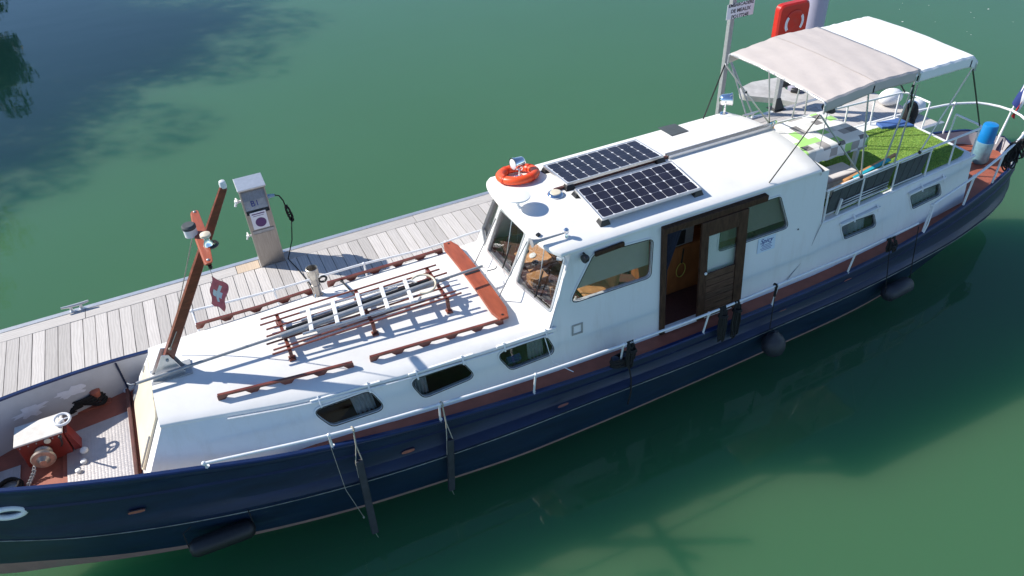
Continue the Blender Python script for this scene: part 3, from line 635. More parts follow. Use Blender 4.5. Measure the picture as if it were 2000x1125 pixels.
mb = MB(); c0 = V((5.66, CY-.545, 1.26)); mb.tube([c0+V((.075*math.cos(t), 0, .12*math.sin(t))) for t in np.linspace(0, 2*math.pi, 24, endpoint=False)], .007, 6, closed=True); obj('rim', mb, mat('yellow_plastic', (.55, .48, .10), .5), rk, smooth=60)
mb = MB(); mb.tube([c0+V((0, 0, .12)), c0+V((.01, 0, .36))], .012, 6); obj('grip', mb, M['blackplastic'], rk, smooth=60)
sh = MB(); sh.ball((5.10, CY-.85, .905), .06, 12, 8, 2.0, .8, .75); tag(obj('shoe', sh, M['whiteplastic'], smooth=60), 'pale slipper lying on the floor just inside the doorway', 'shoe')

# ------------------------------------------------------------------ aft cabin
kbA = [(7.62, 1.15, .84), (8.5, 1.11, .86), (9.5, 1.05, .90), (10.3, .97, .92), (11.0, .88, .92)]
ktA = [(7.62, 1.03, 1.68), (8.3, .97, 1.68), (9.4, .885, 1.70), (10.3, .82, 1.72), (11.0, .775, 1.73)]
WA = Wall(kbA, ktA)
wC = roundpoly(pxp([(1641, 440), (1706, 416), (1711, 441), (1648, 467)], WA), .06)
wD = roundpoly(pxp([(1775, 380), (1834, 357), (1838, 380), (1781, 408)], WA), .06)
mb = MB()
cx = [7.62, min(p[0] for p in wC)-.05, max(p[0] for p in wC)+.05, min(p[0] for p in wD)-.05, max(p[0] for p in wD)+.05, 11.0]
for i in range(5):
    x0, x1 = cx[i], cx[i+1]; hs = [wC] if i == 1 else ([wD] if i == 3 else [])
    vs, tri = WA.panel([(x0, WA.zb(x0)-.05), (x1, WA.zb(x1)-.05), (x1, WA.zt(x1)), (x0, WA.zt(x0))], hs); mb.add(vs, [tuple(t) for t in tri])
    for h in hs:
        a = [WA.at(*p, 0) for p in h]; b = [WA.at(*p, -.045) for p in h]; k = len(h); mb.add(a+b, [(j, (j+1) % k, k+(j+1) % k, k+j) for j in range(k)])
aw = obj('aft_cabin_wall', mb, M['wall'], barge, smooth=30, fix=False)
farwall('aft_cabin_wall', WA, 7.62, 11.0, barge, M['wall'])
mb = MB(); mb.quad(WA.at(11, .86), WA.at(11, .86, 0, 1), WA.at(11, 1.73, 0, 1), WA.at(11, 1.73)); obj('aft_cabin_end', mb, M['wall'], barge)
for h in (wC, wD):
    w_ = window('cabin_window', WA, h, barge, M['glassd']); xs0, xs1 = min(p[0] for p in h), max(p[0] for p in h); zz0, zz1 = min(p[1] for p in h), max(p[1] for p in h)
    mb = MB(); mb.grid([[WA.at(xs0+(xs1-xs0)*j/30, zz0-.02, -.09-.014*math.sin(j*1.7)), WA.at(xs0+(xs1-xs0)*j/30, zz1+.02, -.09-.014*math.sin(j*1.7))] for j in range(25 if h is wC else 31)]); obj('curtain', mb, M['curtain'], w_, smooth=60)
    mb = MB(); mb.bar(WA.at(xs0-.05, zz1+.03, .03), WA.at(xs1+.03, zz1+.055, .03), .05, .035); dr = obj('drip_rail', mb, M['wall'], w_, bevel=.008)
    for q in (.3, .97):
        x = xs0+(xs1-xs0)*q; mb = MB(); mb.tube([WA.at(x, zz1+.10, .012), WA.at(x, zz1+.06, .055), WA.at(x, zz1+.0, .05)], .011, 6); obj('clip', mb, M['white2'], dr, smooth=50)
mb = MB(); rows = []
for x in np.linspace(7.60, 11.03, 12):
    h = WA.ht(x)+.02; z = WA.zt(x); rows.append([(x, CY-h, z-.03), (x, CY-h-.004, z-.01), (x, CY-h+.012, z+.006), (x, CY, z+.012), (x, CY+h-.012, z+.006), (x, CY+h+.004, z-.01), (x, CY+h, z-.03)])
mb.grid(rows); mb.poly([rows[-1][i] for i in range(7)]); obj('aft_cabin_roof', mb, M['wall'], barge, smooth=40)
def aftz(x): return WA.zt(x)+.012

# ------------------------------------------------------------------ guard rails along the side decks
npx = [(398, 905, 1.5), (642, 850, 1.45), (858, 790, 1.38), (1046, 732, 1.32), (1218, 673, 1.27), (1385, 612, 1.25), (1520, 556, 1.25), (1672, 493, 1.27)]
npts = [Z(*p) for p in npx]
hr = interp([(p.x, CY-p.y) for p in npts]); zr = interp([(p.x, p.z) for p in npts])
for sgn, lab in ((-1, 'near'), (1, 'far')):
    xs_ = np.linspace(npts[0].x if sgn < 0 else -.75, 9.35, 50)
    fpx = [Z(u, v, 1.52) for u, v in ((372, 611), (530, 570), (700, 518), (860, 475), (900, 460))]; fh = interp([(q_.x, q_.y-CY) for q_ in fpx]+[(5.5, 1.46), (8.1, 1.42), (9.4, 1.34)]); fz_ = lin([(-1, 1.55), (3.2, 1.5), (5.5, 1.36), (9.4, 1.42)])
    def rp(x):
        if sgn > 0: return V((x, CY+fh(x), fz_(x)))
        return V((x, CY+sgn*hr(x), zr(x))) if x < npts[-1].x else V((x, CY+sgn*(hr(npts[-1].x)-.06*(x-npts[-1].x)), zr(npts[-1].x)+.03*(x-npts[-1].x)))
    mb = MB(); mb.tube([rp(x) for x in xs_], .017, 8); g = obj('guard_rail', mb, M['white2'], barge, smooth=60)
    for p in npts:
        x = max(p.x, -.72) if sgn > 0 else p.x; base = V((x+.01, CY+sgn*(hbT(x)-.02), zT(x)-.02)); t = rp(x)
        mb = MB(); mb.tube([base, t], .014, 8); mb.ball(t, .026, 10, 6); mb.lathe(base, (0, 0, 1), [(.03, 0), (.03, .03)], 8); obj('stanchion', mb, M['white2'], g, smooth=50)
# stern pulpit
def sp(x, sgn):
    k = min(1, max(0, (x-9.7)/2.6)); return V((x, CY+sgn*max(0, hbT(x)-.04), 1.42+.30*k**.8))
XSr = list(np.linspace(9.75, 12.5, 16))+[12.65, 12.76, 12.84]
path = [sp(x, -1) for x in XSr]+[V((12.88, CY, 1.72))]+[sp(x, 1) for x in XSr[::-1]]
mb = MB(); mb.tube(path, .021, 8); pul = obj('stern_rail', mb, M['white2'], barge, smooth=60)
for sgn in (-1, 1):
    for x in (9.75, 10.75, 11.6, 12.3):
        t = sp(x, sgn); mb = MB(); mb.tube([V((x-.04, CY+sgn*(hbT(x)-.03), zT(x)-.02)), t], .017, 8); mb.ball(t, .032, 10, 6); obj('stanchion', mb, M['white2'], pul, smooth=50)
mb = MB(); mb.tube([V((12.8, CY, 1.1)), V((12.88, CY, 1.72))], .017, 8); mb.ball((12.88, CY, 1.72), .034, 10, 6); obj('stanchion', mb, M['white2'], pul, smooth=50)
# railing round the aft sun deck
RZ = 2.2
def ar(x, sgn, z=RZ): return V((x, CY+sgn*(WA.ht(x)-.015), z))
mb = MB(); ptsn = [ar(x, -1) for x in np.linspace(7.66, 10.95, 14)]; ptsf = [ar(x, 1) for x in np.linspace(7.66, 10.95, 14)]
corner = [V((11.02, CY-.72, RZ)), V((11.04, CY-.64, RZ))]
mb.tube(ptsn+corner+[V((11.04, CY-.25, RZ))], .018, 8); drl = obj('sun_deck_rail', mb, M['white2'], barge, smooth=60)
mb = MB(); mb.tube(ptsf+[V((11.02, CY+.72, RZ)), V((11.04, CY+.64, RZ)), V((11.04, CY+.25, RZ))], .018, 8); obj('sun_deck_rail', mb, M['white2'], barge, smooth=60)
for sgn in (-1, 1):
    for x in (7.7, 8.42, 9.12, 9.85, 10.4, 10.93):
        mb = MB(); mb.tube([ar(x, sgn, aftz(x)-.02)+V((.03, 0, 0)), ar(x, sgn)], .014, 8); obj('stanchion', mb, M['white2'], drl, smooth=50)
for y in (CY-.25, CY+.25):
    mb = MB(); mb.tube([(11.02, y, aftz(11)-.02), (11.04, y, RZ)], .014, 8); obj('stanchion', mb, M['white2'], drl, smooth=50)
# ------------------------------------------------------------------ things on the wheelhouse roof
def onroof(u, v, off=0):
    z = 2.7
    for _ in range(10): p = Z(u, v, z); z = roofz(p.y)+off
    return p
def solar(corners, label):
    P4 = [onroof(u, v, .095) for u, v in corners]       # far-front, near-front, near-aft, far-aft
    x0 = (P4[0].x+P4[1].x)/2; x1 = (P4[2].x+P4[3].x)/2; y0 = (P4[1].y+P4[2].y)/2; y1 = (P4[0].y+P4[3].y)/2
    zn, zf = roofz(y0)+.095, roofz(y1)+.095
    # keep the panel flat: straight line between the two long edges
    ex = V((1, 0, 0)); ey = V((0, y1-y0, zf-zn)); wy = ey.length; ey.normalize(); n = ex.cross(ey); o0 = V((x0, y0, zn)); Lx = x1-x0
    t = thing('solar_panel', label, 'solar panel', ((x0+x1)/2, (y0+y1)/2, roofz((y0+y1)/2)), 'solar panels on the wheelhouse roof')
    P = lambda a, b, c=0: o0+ex*a+ey*b+n*c
    mb = MB(); f = .018
    mb.ringprism([P(0, 0), P(Lx, 0), P(Lx, wy), P(0, wy)], [P(f, f), P(Lx-f, f), P(Lx-f, wy-f), P(f, wy-f)], n*-.035); obj('frame', mb, M['alu'], t)
    mb = MB(); mb.prism([P(f, f, -.006), P(Lx-f, f, -.006), P(Lx-f, wy-f, -.006), P(f, wy-f, -.006)], n*-.01); obj('backsheet', mb, M['backsheet'], t)
    mx, my = .032, .030; cw, chh = (Lx-2*mx)/9, (wy-2*my)/4; a, b, c = cw/2*.966, chh/2*.966, min(cw, chh)*.11
    pc = [(-a+c, -b), (a-c, -b), (a, -b+c), (a, b-c), (a-c, b), (-a+c, b), (-a, b-c), (-a, -b+c)]
    mb = MB(); mb.prism([ex*p[0]+ey*p[1] for p in pc], n*.0015); me = None
    for i in range(9):
        for j in range(4):
            q = P(mx+cw*(i+.5), my+chh*(j+.5), -.0055)
            if me is None:
                c0 = MB(); c0.prism([q+ex*p[0]+ey*p[1] for p in pc], n*.0015); ob = obj('cell', c0, M['cell'], t, loc=q); me = ob.data
            else: obj('cell', None, None, t, mesh=me, loc=q)
    for (a_, b_) in ((0, 0), (Lx, 0), (Lx, wy), (0, wy)):
        sx = 1 if a_ == 0 else -1; sy = 1 if b_ == 0 else -1; base = P(a_, b_, -.105)
        mb = MB(); lo = [base+ex*(-.035*sx)+ey*(-.035*sy), base+ex*(.12*sx)+ey*(-.035*sy), base+ex*(.12*sx)+ey*(.10*sy), base+ex*(-.035*sx)+ey*(.10*sy)]
        hi = [P(a_-.006*sx, b_-.006*sy, -.002), P(a_+.095*sx, b_-.006*sy, -.002), P(a_+.095*sx, b_+.075*sy, -.036), P(a_-.006*sx, b_+.075*sy, -.002)]
        hi[2] = P(a_+.095*sx, b_+.075*sy, -.04); hi[1] = P(a_+.095*sx, b_-.006*sy, -.03); hi[3] = P(a_-.006*sx, b_+.075*sy, -.03); hi[0] = P(a_-.006*sx, b_-.006*sy, -.03)
        mb.add(lo+hi, [(0, 1, 2, 3), (4, 5, 6, 7), (0, 1, 5, 4), (1, 2, 6, 5), (2, 3, 7, 6), (3, 0, 4, 7)]); obj('corner_bracket', mb, M['blackplastic'], t, bevel=.008)
solar([(1122, 370), (1177, 427), (1371, 368), (1310, 312)], 'solar panel on the roof edge side nearest the open sliding door')
solar([(1059.5, 323), (1109, 358), (1298, 303), (1240, 272)], 'solar panel on the roof half beside the pontoon, next to the lifebuoy')
# centre track
yc = onroof(1300, 307, .02).y
mb = MB(); mb.box(3.98, 5.74, yc-.022, yc+.022, RZC-.012, RZC+.035); rt = obj('roof_beam', mb, M['brown2'], barge, bevel=.006)
mb = MB(); mb.box(5.72, 7.50, yc-.05, yc+.05, RZC-.012, RZC+.022); mb.box(5.72, 7.50, yc-.05, yc-.035, RZC+.0221, RZC+.05); mb.box(5.72, 7.50, yc+.035, yc+.05, RZC+.0221, RZC+.05); obj('track_channel', mb, M['alu'], rt)
mb = MB(); mb.tube([(5.72, yc+.0, RZC+.04), (7.42, yc, RZC+.04)], .011, 6); obj('track_pole', mb, M['galv'], rt, smooth=50)
mb = MB(); pc_ = V((7.52, yc, RZC+.05)); mb.torus(pc_, (0, 1, 0), .04, .012, 16, 6); mb.torus(pc_+V((.07, .03, 0)), (0, 1, .3), .03, .01, 14, 6); mb.box(7.44, 7.54, yc-.03, yc+.03, RZC-.01, RZC+.02); obj('pulley_block', mb, M['chrome'], rt, smooth=50)
# grey vent plate
P4 = [onroof(u, v, .004) for u, v in ((1285, 250), (1318, 242), (1345, 256), (1312, 266))]
mb = MB(); mb.prism(P4, (0, 0, .006)); obj('roof_vent', mb, M['sling'], barge)
# lifebuoy lying round the searchlight
rc = onroof(1011, 340, .06); sl = (roofz(rc.y+.05)-roofz(rc.y-.05))/.1; nrm = V((0, -sl, 1)).normalized()
lb = thing('lifebuoy', 'orange ring lifebuoy lying on the wheelhouse roof around the chrome searchlight', 'lifebuoy', (rc.x, rc.y, rc.z-.06))
mb = MB(); mb.torus(rc, nrm, .235, .066, 40, 14, .85); obj('ring', mb, M['orange'], lb, smooth=80)
for k in range(4):
    a = k*math.pi/2+.35; mb = MB(); e1 = V((1, 0, 0)); e2 = nrm.cross(e1)
    for q in (-.05, .05):
        d = e1*math.cos(a+q)+e2*math.sin(a+q); tt = nrm.cross(d); mb.tube([rc+d*(.235+.0685*math.cos(w_))+nrm*(.0585*math.sin(w_)) for w_ in np.linspace(0, 2*math.pi, 14, endpoint=False)], .004, 5, closed=True)
    obj('lashing_band', mb, M['redplastic'], lb, smooth=60)
# searchlights
def searchlight(base, face, label, s=1.0):
    t = thing('searchlight', label, 'searchlight', base, None); base = V(base); fd = V(face).normalized()
    mb = MB(); mb.lathe(base, (0, 0, 1), [(.06*s, 0), (.055*s, .012), (.018*s, .03), (.014*s, .10*s)], 14); obj('stand', mb, M['chrome'], t, smooth=40)
    c = base+V((0, 0, .20*s)); sidev = fd.cross(V((0, 0, 1))).normalized()
    mb = MB(); mb.tube([c+sidev*.088*s*math.cos(a)+V((0, 0, -.105*s*math.sin(a))) for a in np.linspace(0, math.pi, 11)], .008*s, 6); obj('yoke', mb, M['chrome'], t, smooth=60)
    mb = MB(); mb.lathe(c-fd*.085*s, fd, [(.025*s, 0), (.055*s, .012*s), (.072*s, .04*s), (.076*s, .15*s), (.083*s, .152*s), (.083*s, .172*s), (.074*s, .172*s)], 22); hd_ = obj('lamp_housing', mb, M['chrome'], t, smooth=40)
    mb = MB(); mb.lathe(c+fd*.083*s, fd, [(.074*s, 0), (.06*s, .008*s), (.02*s, .012*s)], 20); obj('lens', mb, M['backsheet'], hd_, smooth=60)
searchlight((rc.x+.03, rc.y+.02, roofz(rc.y)+.0), (-.93, -.15, .05), 'chrome searchlight standing inside the orange lifebuoy on the roof', 1.08)
s2 = onroof(1414, 222); searchlight((s2.x, s2.y, roofz(s2.y)), (.6, -.5, .1), 'chrome searchlight on the aft roof corner near the sign post', 1.15)
# satellite dish, round vent, horn
dsh = thing('dome_antenna', 'flat white disc antenna raised above the front of the wheelhouse roof', 'antenna', (3.40, 7.46, roofz(7.46)))
mb = MB(); mb.lathe((3.40, 7.46, 2.885), (0, 0, 1), [(.10, -.012), (.155, 0), (.162, .01), (.158, .024), (.10, .034), (.02, .036)], 30); obj('disc', mb, M['whiteplastic'], dsh, smooth=40)
mb = MB(); mb.lathe((3.40, 7.46, roofz(7.46)), (0, 0, 1), [(.05, 0), (.022, .02), (.018, .15)], 12); obj('stem', mb, M['whiteplastic'], dsh, smooth=40)
vp_ = onroof(1085, 381); rv = thing('mushroom_vent', 'round chrome roof vent with cream centre in front of the solar panels', 'vent', vp_)
mb = MB(); mb.lathe(vp_-V((0, 0, .004)), (0, -.02, 1), [(.105, 0), (.108, .02), (.095, .038), (.075, .044)], 26); obj('rim', mb, M['chrome'], rv, smooth=40)
mb = MB(); mb.lathe(vp_+V((0, 0, .04)), (0, -.02, 1), [(.072, 0), (.066, .009), (.02, .012)], 22); obj('cap', mb, M['cream'], rv, smooth=40)
hb_ = onroof(1106, 462); he = onroof(1044, 474, .05)
hn = thing('trumpet_horn', 'silver trumpet horn pointing forward over the windscreen', 'horn', hb_)
d = (he-hb_); d.z = .0; L_ = d.length+.06; d.normalize(); hb2 = hb_+V((0, 0, .06))
mb = MB(); mb.lathe(hb2-d*.02, d, [(.008, 0), (.011, .05), (.014, L_*.5), (.022, L_*.8), (.038, L_*.94), (.058, L_)], 18); obj('trumpet', mb, M['galv'], hn, smooth=60)
mb = MB(); mb.lathe(hb_-V((0, 0, .005)), (0, 0, 1), [(.035, 0), (.03, .03), (.022, .05), (.034, .07), (.034, .105), (.02, .12)], 14); obj('diaphragm', mb, M['chrome'], hn, smooth=40)
cpt = onroof(1051, 460); tag(obj('roof_camera', MB().obox(cpt+V((0, 0, .012)), (.025, .01, 0), (-.006, .02, 0), (0, 0, .014)), M['blackplastic'], bevel=.004), 'tiny black fitting on the roof behind the horn bell', 'fitting')
fl = thing('side_lamp', 'black floodlight under the roof edge beside the side window', 'lamp', WW.px(1146, 503, .0))
fp = WW.px(1144, 503, .06); mb = MB(); mb.lathe(fp+V((.03, 0, 0)), (-1, -.2, -.1), [(.03, 0), (.05, .02), (.055, .07), (.05, .075)], 16); obj('head', mb, M['blackplastic'], fl, smooth=40)
mb = MB(); mb.bar(fp+V((0, .07, .03)), fp+V((0, 0, .03)), .02, .02); obj('arm', mb, M['blackplastic'], fl)
# wipers
for (i, s0, s1) in ((0, .55, .42), (1, .5, .30)):
    wpr = MB(); a = fr(i, s0, .93, .03); b = fr(i, s1, .42, .03)
    wpr.tube([a, a.lerp(b, .5)], .006, 6); wpr.tube([a.lerp(b, .5), b], .004, 6); tt = thing('windscreen_wiper', ('twin arm wiper on the windscreen pane nearest the camera' if i == 0 else 'twin arm wiper on the middle windscreen pane'), 'wiper', a)
    obj('arm', wpr, M['alu'], tt, smooth=60); wb = MB(); wb.bar(b+(fr(i, s1, .75)-fr(i, s1, .42))*.6, b-(fr(i, s1, .75)-fr(i, s1, .42))*.5, .012, .018); obj('blade', wb, M['blackplastic'], tt)
# thin grab stays in front of the windscreen
for (u0, v0, u1, v1) in ((1036, 470, 974, 580), (975, 425, 927, 515)):
    a = Z(u0, v0, 2.52)+V((-.05, 0, 0)); b = Z(u1, v1, 1.74)
    mb = MB(); mb.tube([a, a.lerp(b, .8), b], .009, 6); obj('windscreen_stay', mb, M['galv'], barge, smooth=60)
# plaque and small square vent on the side
q = [WW.px(u, v, .004) for u, v in ((1481, 468), (1515, 456), (1512, 484), (1478, 496))]
pq = thing('name_plaque', 'pale blue name plaque with script lettering under the aft side window', 'plaque', q[3])
mb = MB(); mb.prism(q, (0, -.006, 0)); obj('plate', mb, M['plaque'], pq)
def text(body, size, p, xdir, updir, mt, par, name='lettering', shear=0, align='CENTER', bold=0.0):
    cu = bpy.data.curves.new(name, 'FONT'); cu.body = body; cu.size = size; cu.align_x = align; cu.align_y = 'CENTER'; cu.shear = shear; cu.extrude = .0008; cu.offset = bold
    tmp = bpy.data.objects.new('tmp_text', cu); COL.objects.link(tmp)
    me = bpy.data.meshes.new_from_object(tmp); bpy.data.objects.remove(tmp); me.name = name; me.materials.clear(); me.materials.append(mt)
    xd = V(xdir).normalized(); ud = V(updir); ud = (ud-xd*ud.dot(xd)).normalized(); zd = xd.cross(ud); R_ = Matrix((xd, ud, zd)).transposed().to_4x4()
    me.transform(R_)
    o = obj(name, None, None, par, mesh=me, loc=p); return o
ux = q[1]-q[0]; uz = q[0]-q[3]; cc = (q[0]+q[1]+q[2]+q[3])/4
text('Spicy', .105, cc+uz*.26+V((-.01, -.009, 0)), ux, uz, M['inkblue'], pq, shear=.3)
for k, (wd) in enumerate((.62, .5, .68, .56)):
    c_ = cc-uz*(.02+.11*k)+V((0, -.0075, 0)); mb = MB(); mb.obox(c_, ux*wd/2, uz*.014, V((0, -.0006, 0))); obj('print_line', mb, M['inkblue'], pq)
q = [WW.px(u, v, .003) for u, v in ((1117, 636), (1138, 629), (1138, 649), (1117, 656))]
ctr = sum(q, V((0, 0, 0)))/4
mb = MB(); mb.ringprism(q, [ctr+(p-ctr)*.72 for p in q], (0, -.006, 0)); obj('square_vent', mb, M['galv'], barge)
hq = WW.px(1559, 448, .004); mb = MB(); mb.lathe(hq, (0, -1, 0), [(.014, 0), (.012, .004)], 10); obj('drain', mb, M['blackplastic'], barge)

# ------------------------------------------------------------------ fore cabin roof gear
def ontop(u, v, off=0):
    z = 1.75
    for _ in range(10): p = Z(u, v, z); z = topz(p.x, p.y)+off
    return p
def grabrail(pa, pb, n):
    mb = MB(); N = n*6
    def pt(t, dz): x = pa.x+(pb.x-pa.x)*t; y = pa.y+(pb.y-pa.y)*t; return V((x, y, topz(x, y)+dz))
    for i in range(N):
        a, b = pt(i/N, .066), pt((i+1)/N, .066); mb.bar(a, b+(b-a)*.02, .034, .028)
    for i in range(n+1):
        t = min(max(i/n, .018), .982); c = pt(t, 0); dx = (pb-pa).normalized(); l1, l2 = .035, .085
        pr = [c-dx*l1+V((0, 0, .0)), c+dx*l1, pt(t, .053)+dx*l2, pt(t, .053)-dx*l2]
        if i == 0: pr[3] = pt(t, .053)-dx*l1
        if i == n: pr[2] = pt(t, .053)+dx*l1
        sd_ = V((0, .015, 0)); mb.prism([p-sd_ for p in pr], sd_*2)
    return obj('grab_rail', mb, M['brown'], barge)
grabrail(ontop(428, 781), ontop(690, 716), 4); grabrail(ontop(724, 706), ontop(982, 632), 5)
grabrail(ontop(386, 642), ontop(610, 573), 4); grabrail(ontop(641, 560), ontop(864, 494), 5)
# gangplank across the roof
ga = ontop(880, 479, .05); gb = ontop(979, 628, .05); gx = (ga.x+gb.x)/2
gp = thing('gangplank', 'orange brown gangplank lying across the cabin roof before the windscreen', 'plank', (gx, CY, 1.70))
zg = max(topz(gx, CY)+.03, 0)
mb = MB(); rows = []; hw = .105
for j in range(13):
    q = j/12; y = gb.y+(ga.y-gb.y)*q; e = min(1, .55+min(q, 1-q)*12); z = topz(gx, y)*.55+topz(gx, CY)*.45+.03
    rows.append([(gx-hw*e, y, z), (gx-hw*e, y, z+.035), (gx+hw*e, y, z+.035), (gx+hw*e, y, z), (gx-hw*e, y, z)])
mb.grid(rows); mb.poly([V(p) for p in rows[0][:4]]); mb.poly([V(p) for p in rows[-1][:4]]); obj('board', mb, M['plank'], gp, bevel=.006)
for q in (.03, .97):
    y = gb.y+(ga.y-gb.y)*q; z = topz(gx, y)*.55+topz(gx, CY)*.45+.066; mb = MB(); mb.lathe((gx, y, z), (0, 0, 1), [(.016, 0), (.014, .006)], 10); obj('bolt', mb, M['blackplastic'], gp)
y = gb.y+(ga.y-gb.y)*.52; z = topz(gx, y)*.55+topz(gx, CY)*.45+.065; mb = MB(); mb.box(gx-.108, gx+.108, y-.02, y+.02, z, z+.006); obj('strap', mb, M['blackplastic'], gp)
for q in (.1, .9):
    y = gb.y+(ga.y-gb.y)*q; mb = MB(); mb.box(gx-.06, gx+.06, y-.03, y+.03, topz(gx, y)-.01, topz(gx, y)*.55+topz(gx, CY)*.45+.03); obj('chock', mb, M['brown'], gp)
# boat hook rack: three bearers with legs, seven slats
RKZ = 1.925
rack = thing('pole_rack', 'red brown timber rack of slats on legs in the middle of the cabin roof', 'rack', (1.27, 7.45, 1.77))
for x, lean in ((.26, 0), (1.27, 0), (2.24, 0)):
    mb = MB(); mb.box(x-.022, x+.022, 7.15, 7.92, RKZ-.045, RKZ-.008)
    for y in (7.17, 7.90): mb.prism([(x-.022, y-.02, topz(x, y)-.01), (x+.022, y-.02, topz(x, y)-.01), (x+.022, y-.02, RKZ-.046), (x-.022, y-.02, RKZ-.046)], (0, .04, 0))
    for y in (7.15, 7.89): mb.box(x-.04, x+.04, y-.035, y+.055, topz(x, y)-.01, topz(x, y)+.02)
    obj('bearer', mb, M['brown'], rack, bevel=.006)
for j, y in enumerate((7.18, 7.25, 7.39, 7.53, 7.66, 7.78, 7.89)):
    x0 = .06+.03*math.sin(j*2.1); x1 = 2.40+.04*math.cos(j*1.7); mb = MB(); mb.box(x0, x1, y-.011, y+.011, RKZ-.007, RKZ+.010); obj('slat', mb, M['brown'], rack, bevel=.004)
# ladder and bundled poles on the rack
lad = thing('aluminium_ladder', 'short aluminium ladder with flat white rungs lying on the timber rack', 'ladder', (1.2, 7.45, 2.0))
la0, la1, lb0, lb1 = V((.50, 7.32, 1.965)), V((1.88, 7.24, 1.965)), V((.56, 7.73, 1.965)), V((1.94, 7.67, 1.965))
for a, b in ((la0, la1), (lb0, lb1)):
    mb = MB(); mb.tube([a-V((.04, 0, 0)), a, b, b+V((.06, .06*(1 if a is la0 else -1), 0))], .016, 8); obj('side_rail', mb, M['alu'], lad, smooth=50)
for k in range(5):
    q = .05+k*.225; a = la0.lerp(la1, q); b = lb0.lerp(lb1, q); mb = MB(); mb.bar(a+V((0, -.02, .03)), b+V((0, .02, .03)), .05, .02); obj('rung', mb, M['white2'], lad, bevel=.006)
for k, (x0, x1, y0, y1, r, mt) in enumerate(((.22, 2.25, 7.40, 7.49, .075, 'galv'), (.3, 2.15, 7.50, 7.58, .05, 'blackplastic'), (.5, 1.75, 7.58, 7.64, .04, 'alu'))):
    nm = ['grey_pole', 'black_pole', 'silver_pole'][k]; lbs = ['thick grey pole lying under the ladder rungs', 'black pole lying beside the thick grey pole under the ladder', 'thin silver pole lying below the far ladder rail'][k]
    mb = MB(); mb.tube([(x0, y0, RKZ+.012+r*.5), ((x0+x1)/2, (y0+y1)/2, RKZ+.010+r*.5), (x1, y1, RKZ+.012+r*.5)], r*.5, 8); tag(obj(nm, mb, M[mt], smooth=50), lbs, 'pole')
hose = MB(); hc = V((2.04, 7.47, 2.02)); hose.tube([hc+V((-.30+.42*t if t < .5 else .12-.0*t, 0, 0)) if False else hc+V((.16*math.cos(a), .17*math.sin(a), .02*math.sin(a))) for a in np.linspace(-2.2, 2.2, 22)], .014, 8); tag(obj('cream_hose', hose, M['cream'], smooth=60), 'loop of cream hose at the end of the ladder', 'hose')
bh0 = V((-1.40, 7.36, 1.99)); bh1 = V((2.88, 7.52, 1.965))
bh = thing('boat_hook', 'very long grey boat hook pole lying from the mast foot to the gangplank', 'boat hook', (0, 7.4, 2.0))
mb = MB(); mb.tube([bh0, bh0.lerp(bh1, .35)-V((0, 0, .012)), bh0.lerp(bh1, .7), bh1], .018, 8); obj('shaft', mb, M['galv'], bh, smooth=60)
mb = MB(); mb.tube([bh0-V((.02, 0, 0)), bh0+V((-.06, .01, 0)), bh0+V((-.09, .05, 0))], .008, 6); obj('hook', mb, M['galv'], bh, smooth=60)
mb = MB(); mb.tube([bh1+V((.02, -.09, -.03)), bh1+V((.14, -.10, -.03)), bh1+V((.18, -.04, -.05))], .010, 6); tag(obj('tie_bar', mb, M['galv'], smooth=50), 'bent grey bar lying beside the boat hook end', 'bar')
# chimney
cb = ontop(622, 577); chy = thing('stove_chimney', 'stainless steel stove chimney pipe on the cabin roof by the pontoon side', 'chimney', cb)
mb = MB(); mb.lathe(cb-V((0, 0, .01)), (0, 0, 1), [(.085, 0), (.06, .03), (.052, .06), (.052, .17), (.058, .175), (.058, .20), (.052, .205), (.052, .30)], 20); obj('pipe', mb, M['steel'], chy, smooth=40)
mb = MB(); c0 = cb+V((0, 0, .29)); n_ = 22
prof = [(.055, 0), (.075, .04), (.078, .16), (.070, .165), (.066, .05), (.03, .045)]
mb.lathe(c0, (0, 0, 1), prof, n_); obj('cowl', mb, mat('weathered_steel', (.46, .43, .38), .4, .7, var=.2, scale=12), chy, smooth=40)
mb = MB(); mb.lathe(c0+V((0, 0, .052)), (0, 0, 1), [(.064, 0), (.03, .001)], 16); obj('flue', mb, M['blackplastic'], chy)
for k in range(3):
    a = 2.2*k-.4; mb = MB(); mb.tube([cb+V((.05*math.cos(a), .05*math.sin(a), .06)), cb+V((.13*math.cos(a), .13*math.sin(a), -.01))], .007, 6); obj('bracket', mb, M['chrome'], chy, smooth=40)
mb = MB(); mb.torus(cb+V((.11, .05, .20)), (0, 1, .2), .05, .016, 16, 6); tag(obj('cable_coil', mb, M['blackplastic'], smooth=60), 'small black cable coil hanging behind the steel chimney', 'cable')
tb = MB(); p_, q_ = ontop(667, 549, .05), ontop(692, 575, .12); tb.tube([p_, q_], .012, 6); tb.ball(p_, .02); tag(obj('bungee_strap', tb, M['blackplastic'], smooth=60), 'short black strap from the grab rail to the rack', 'strap')

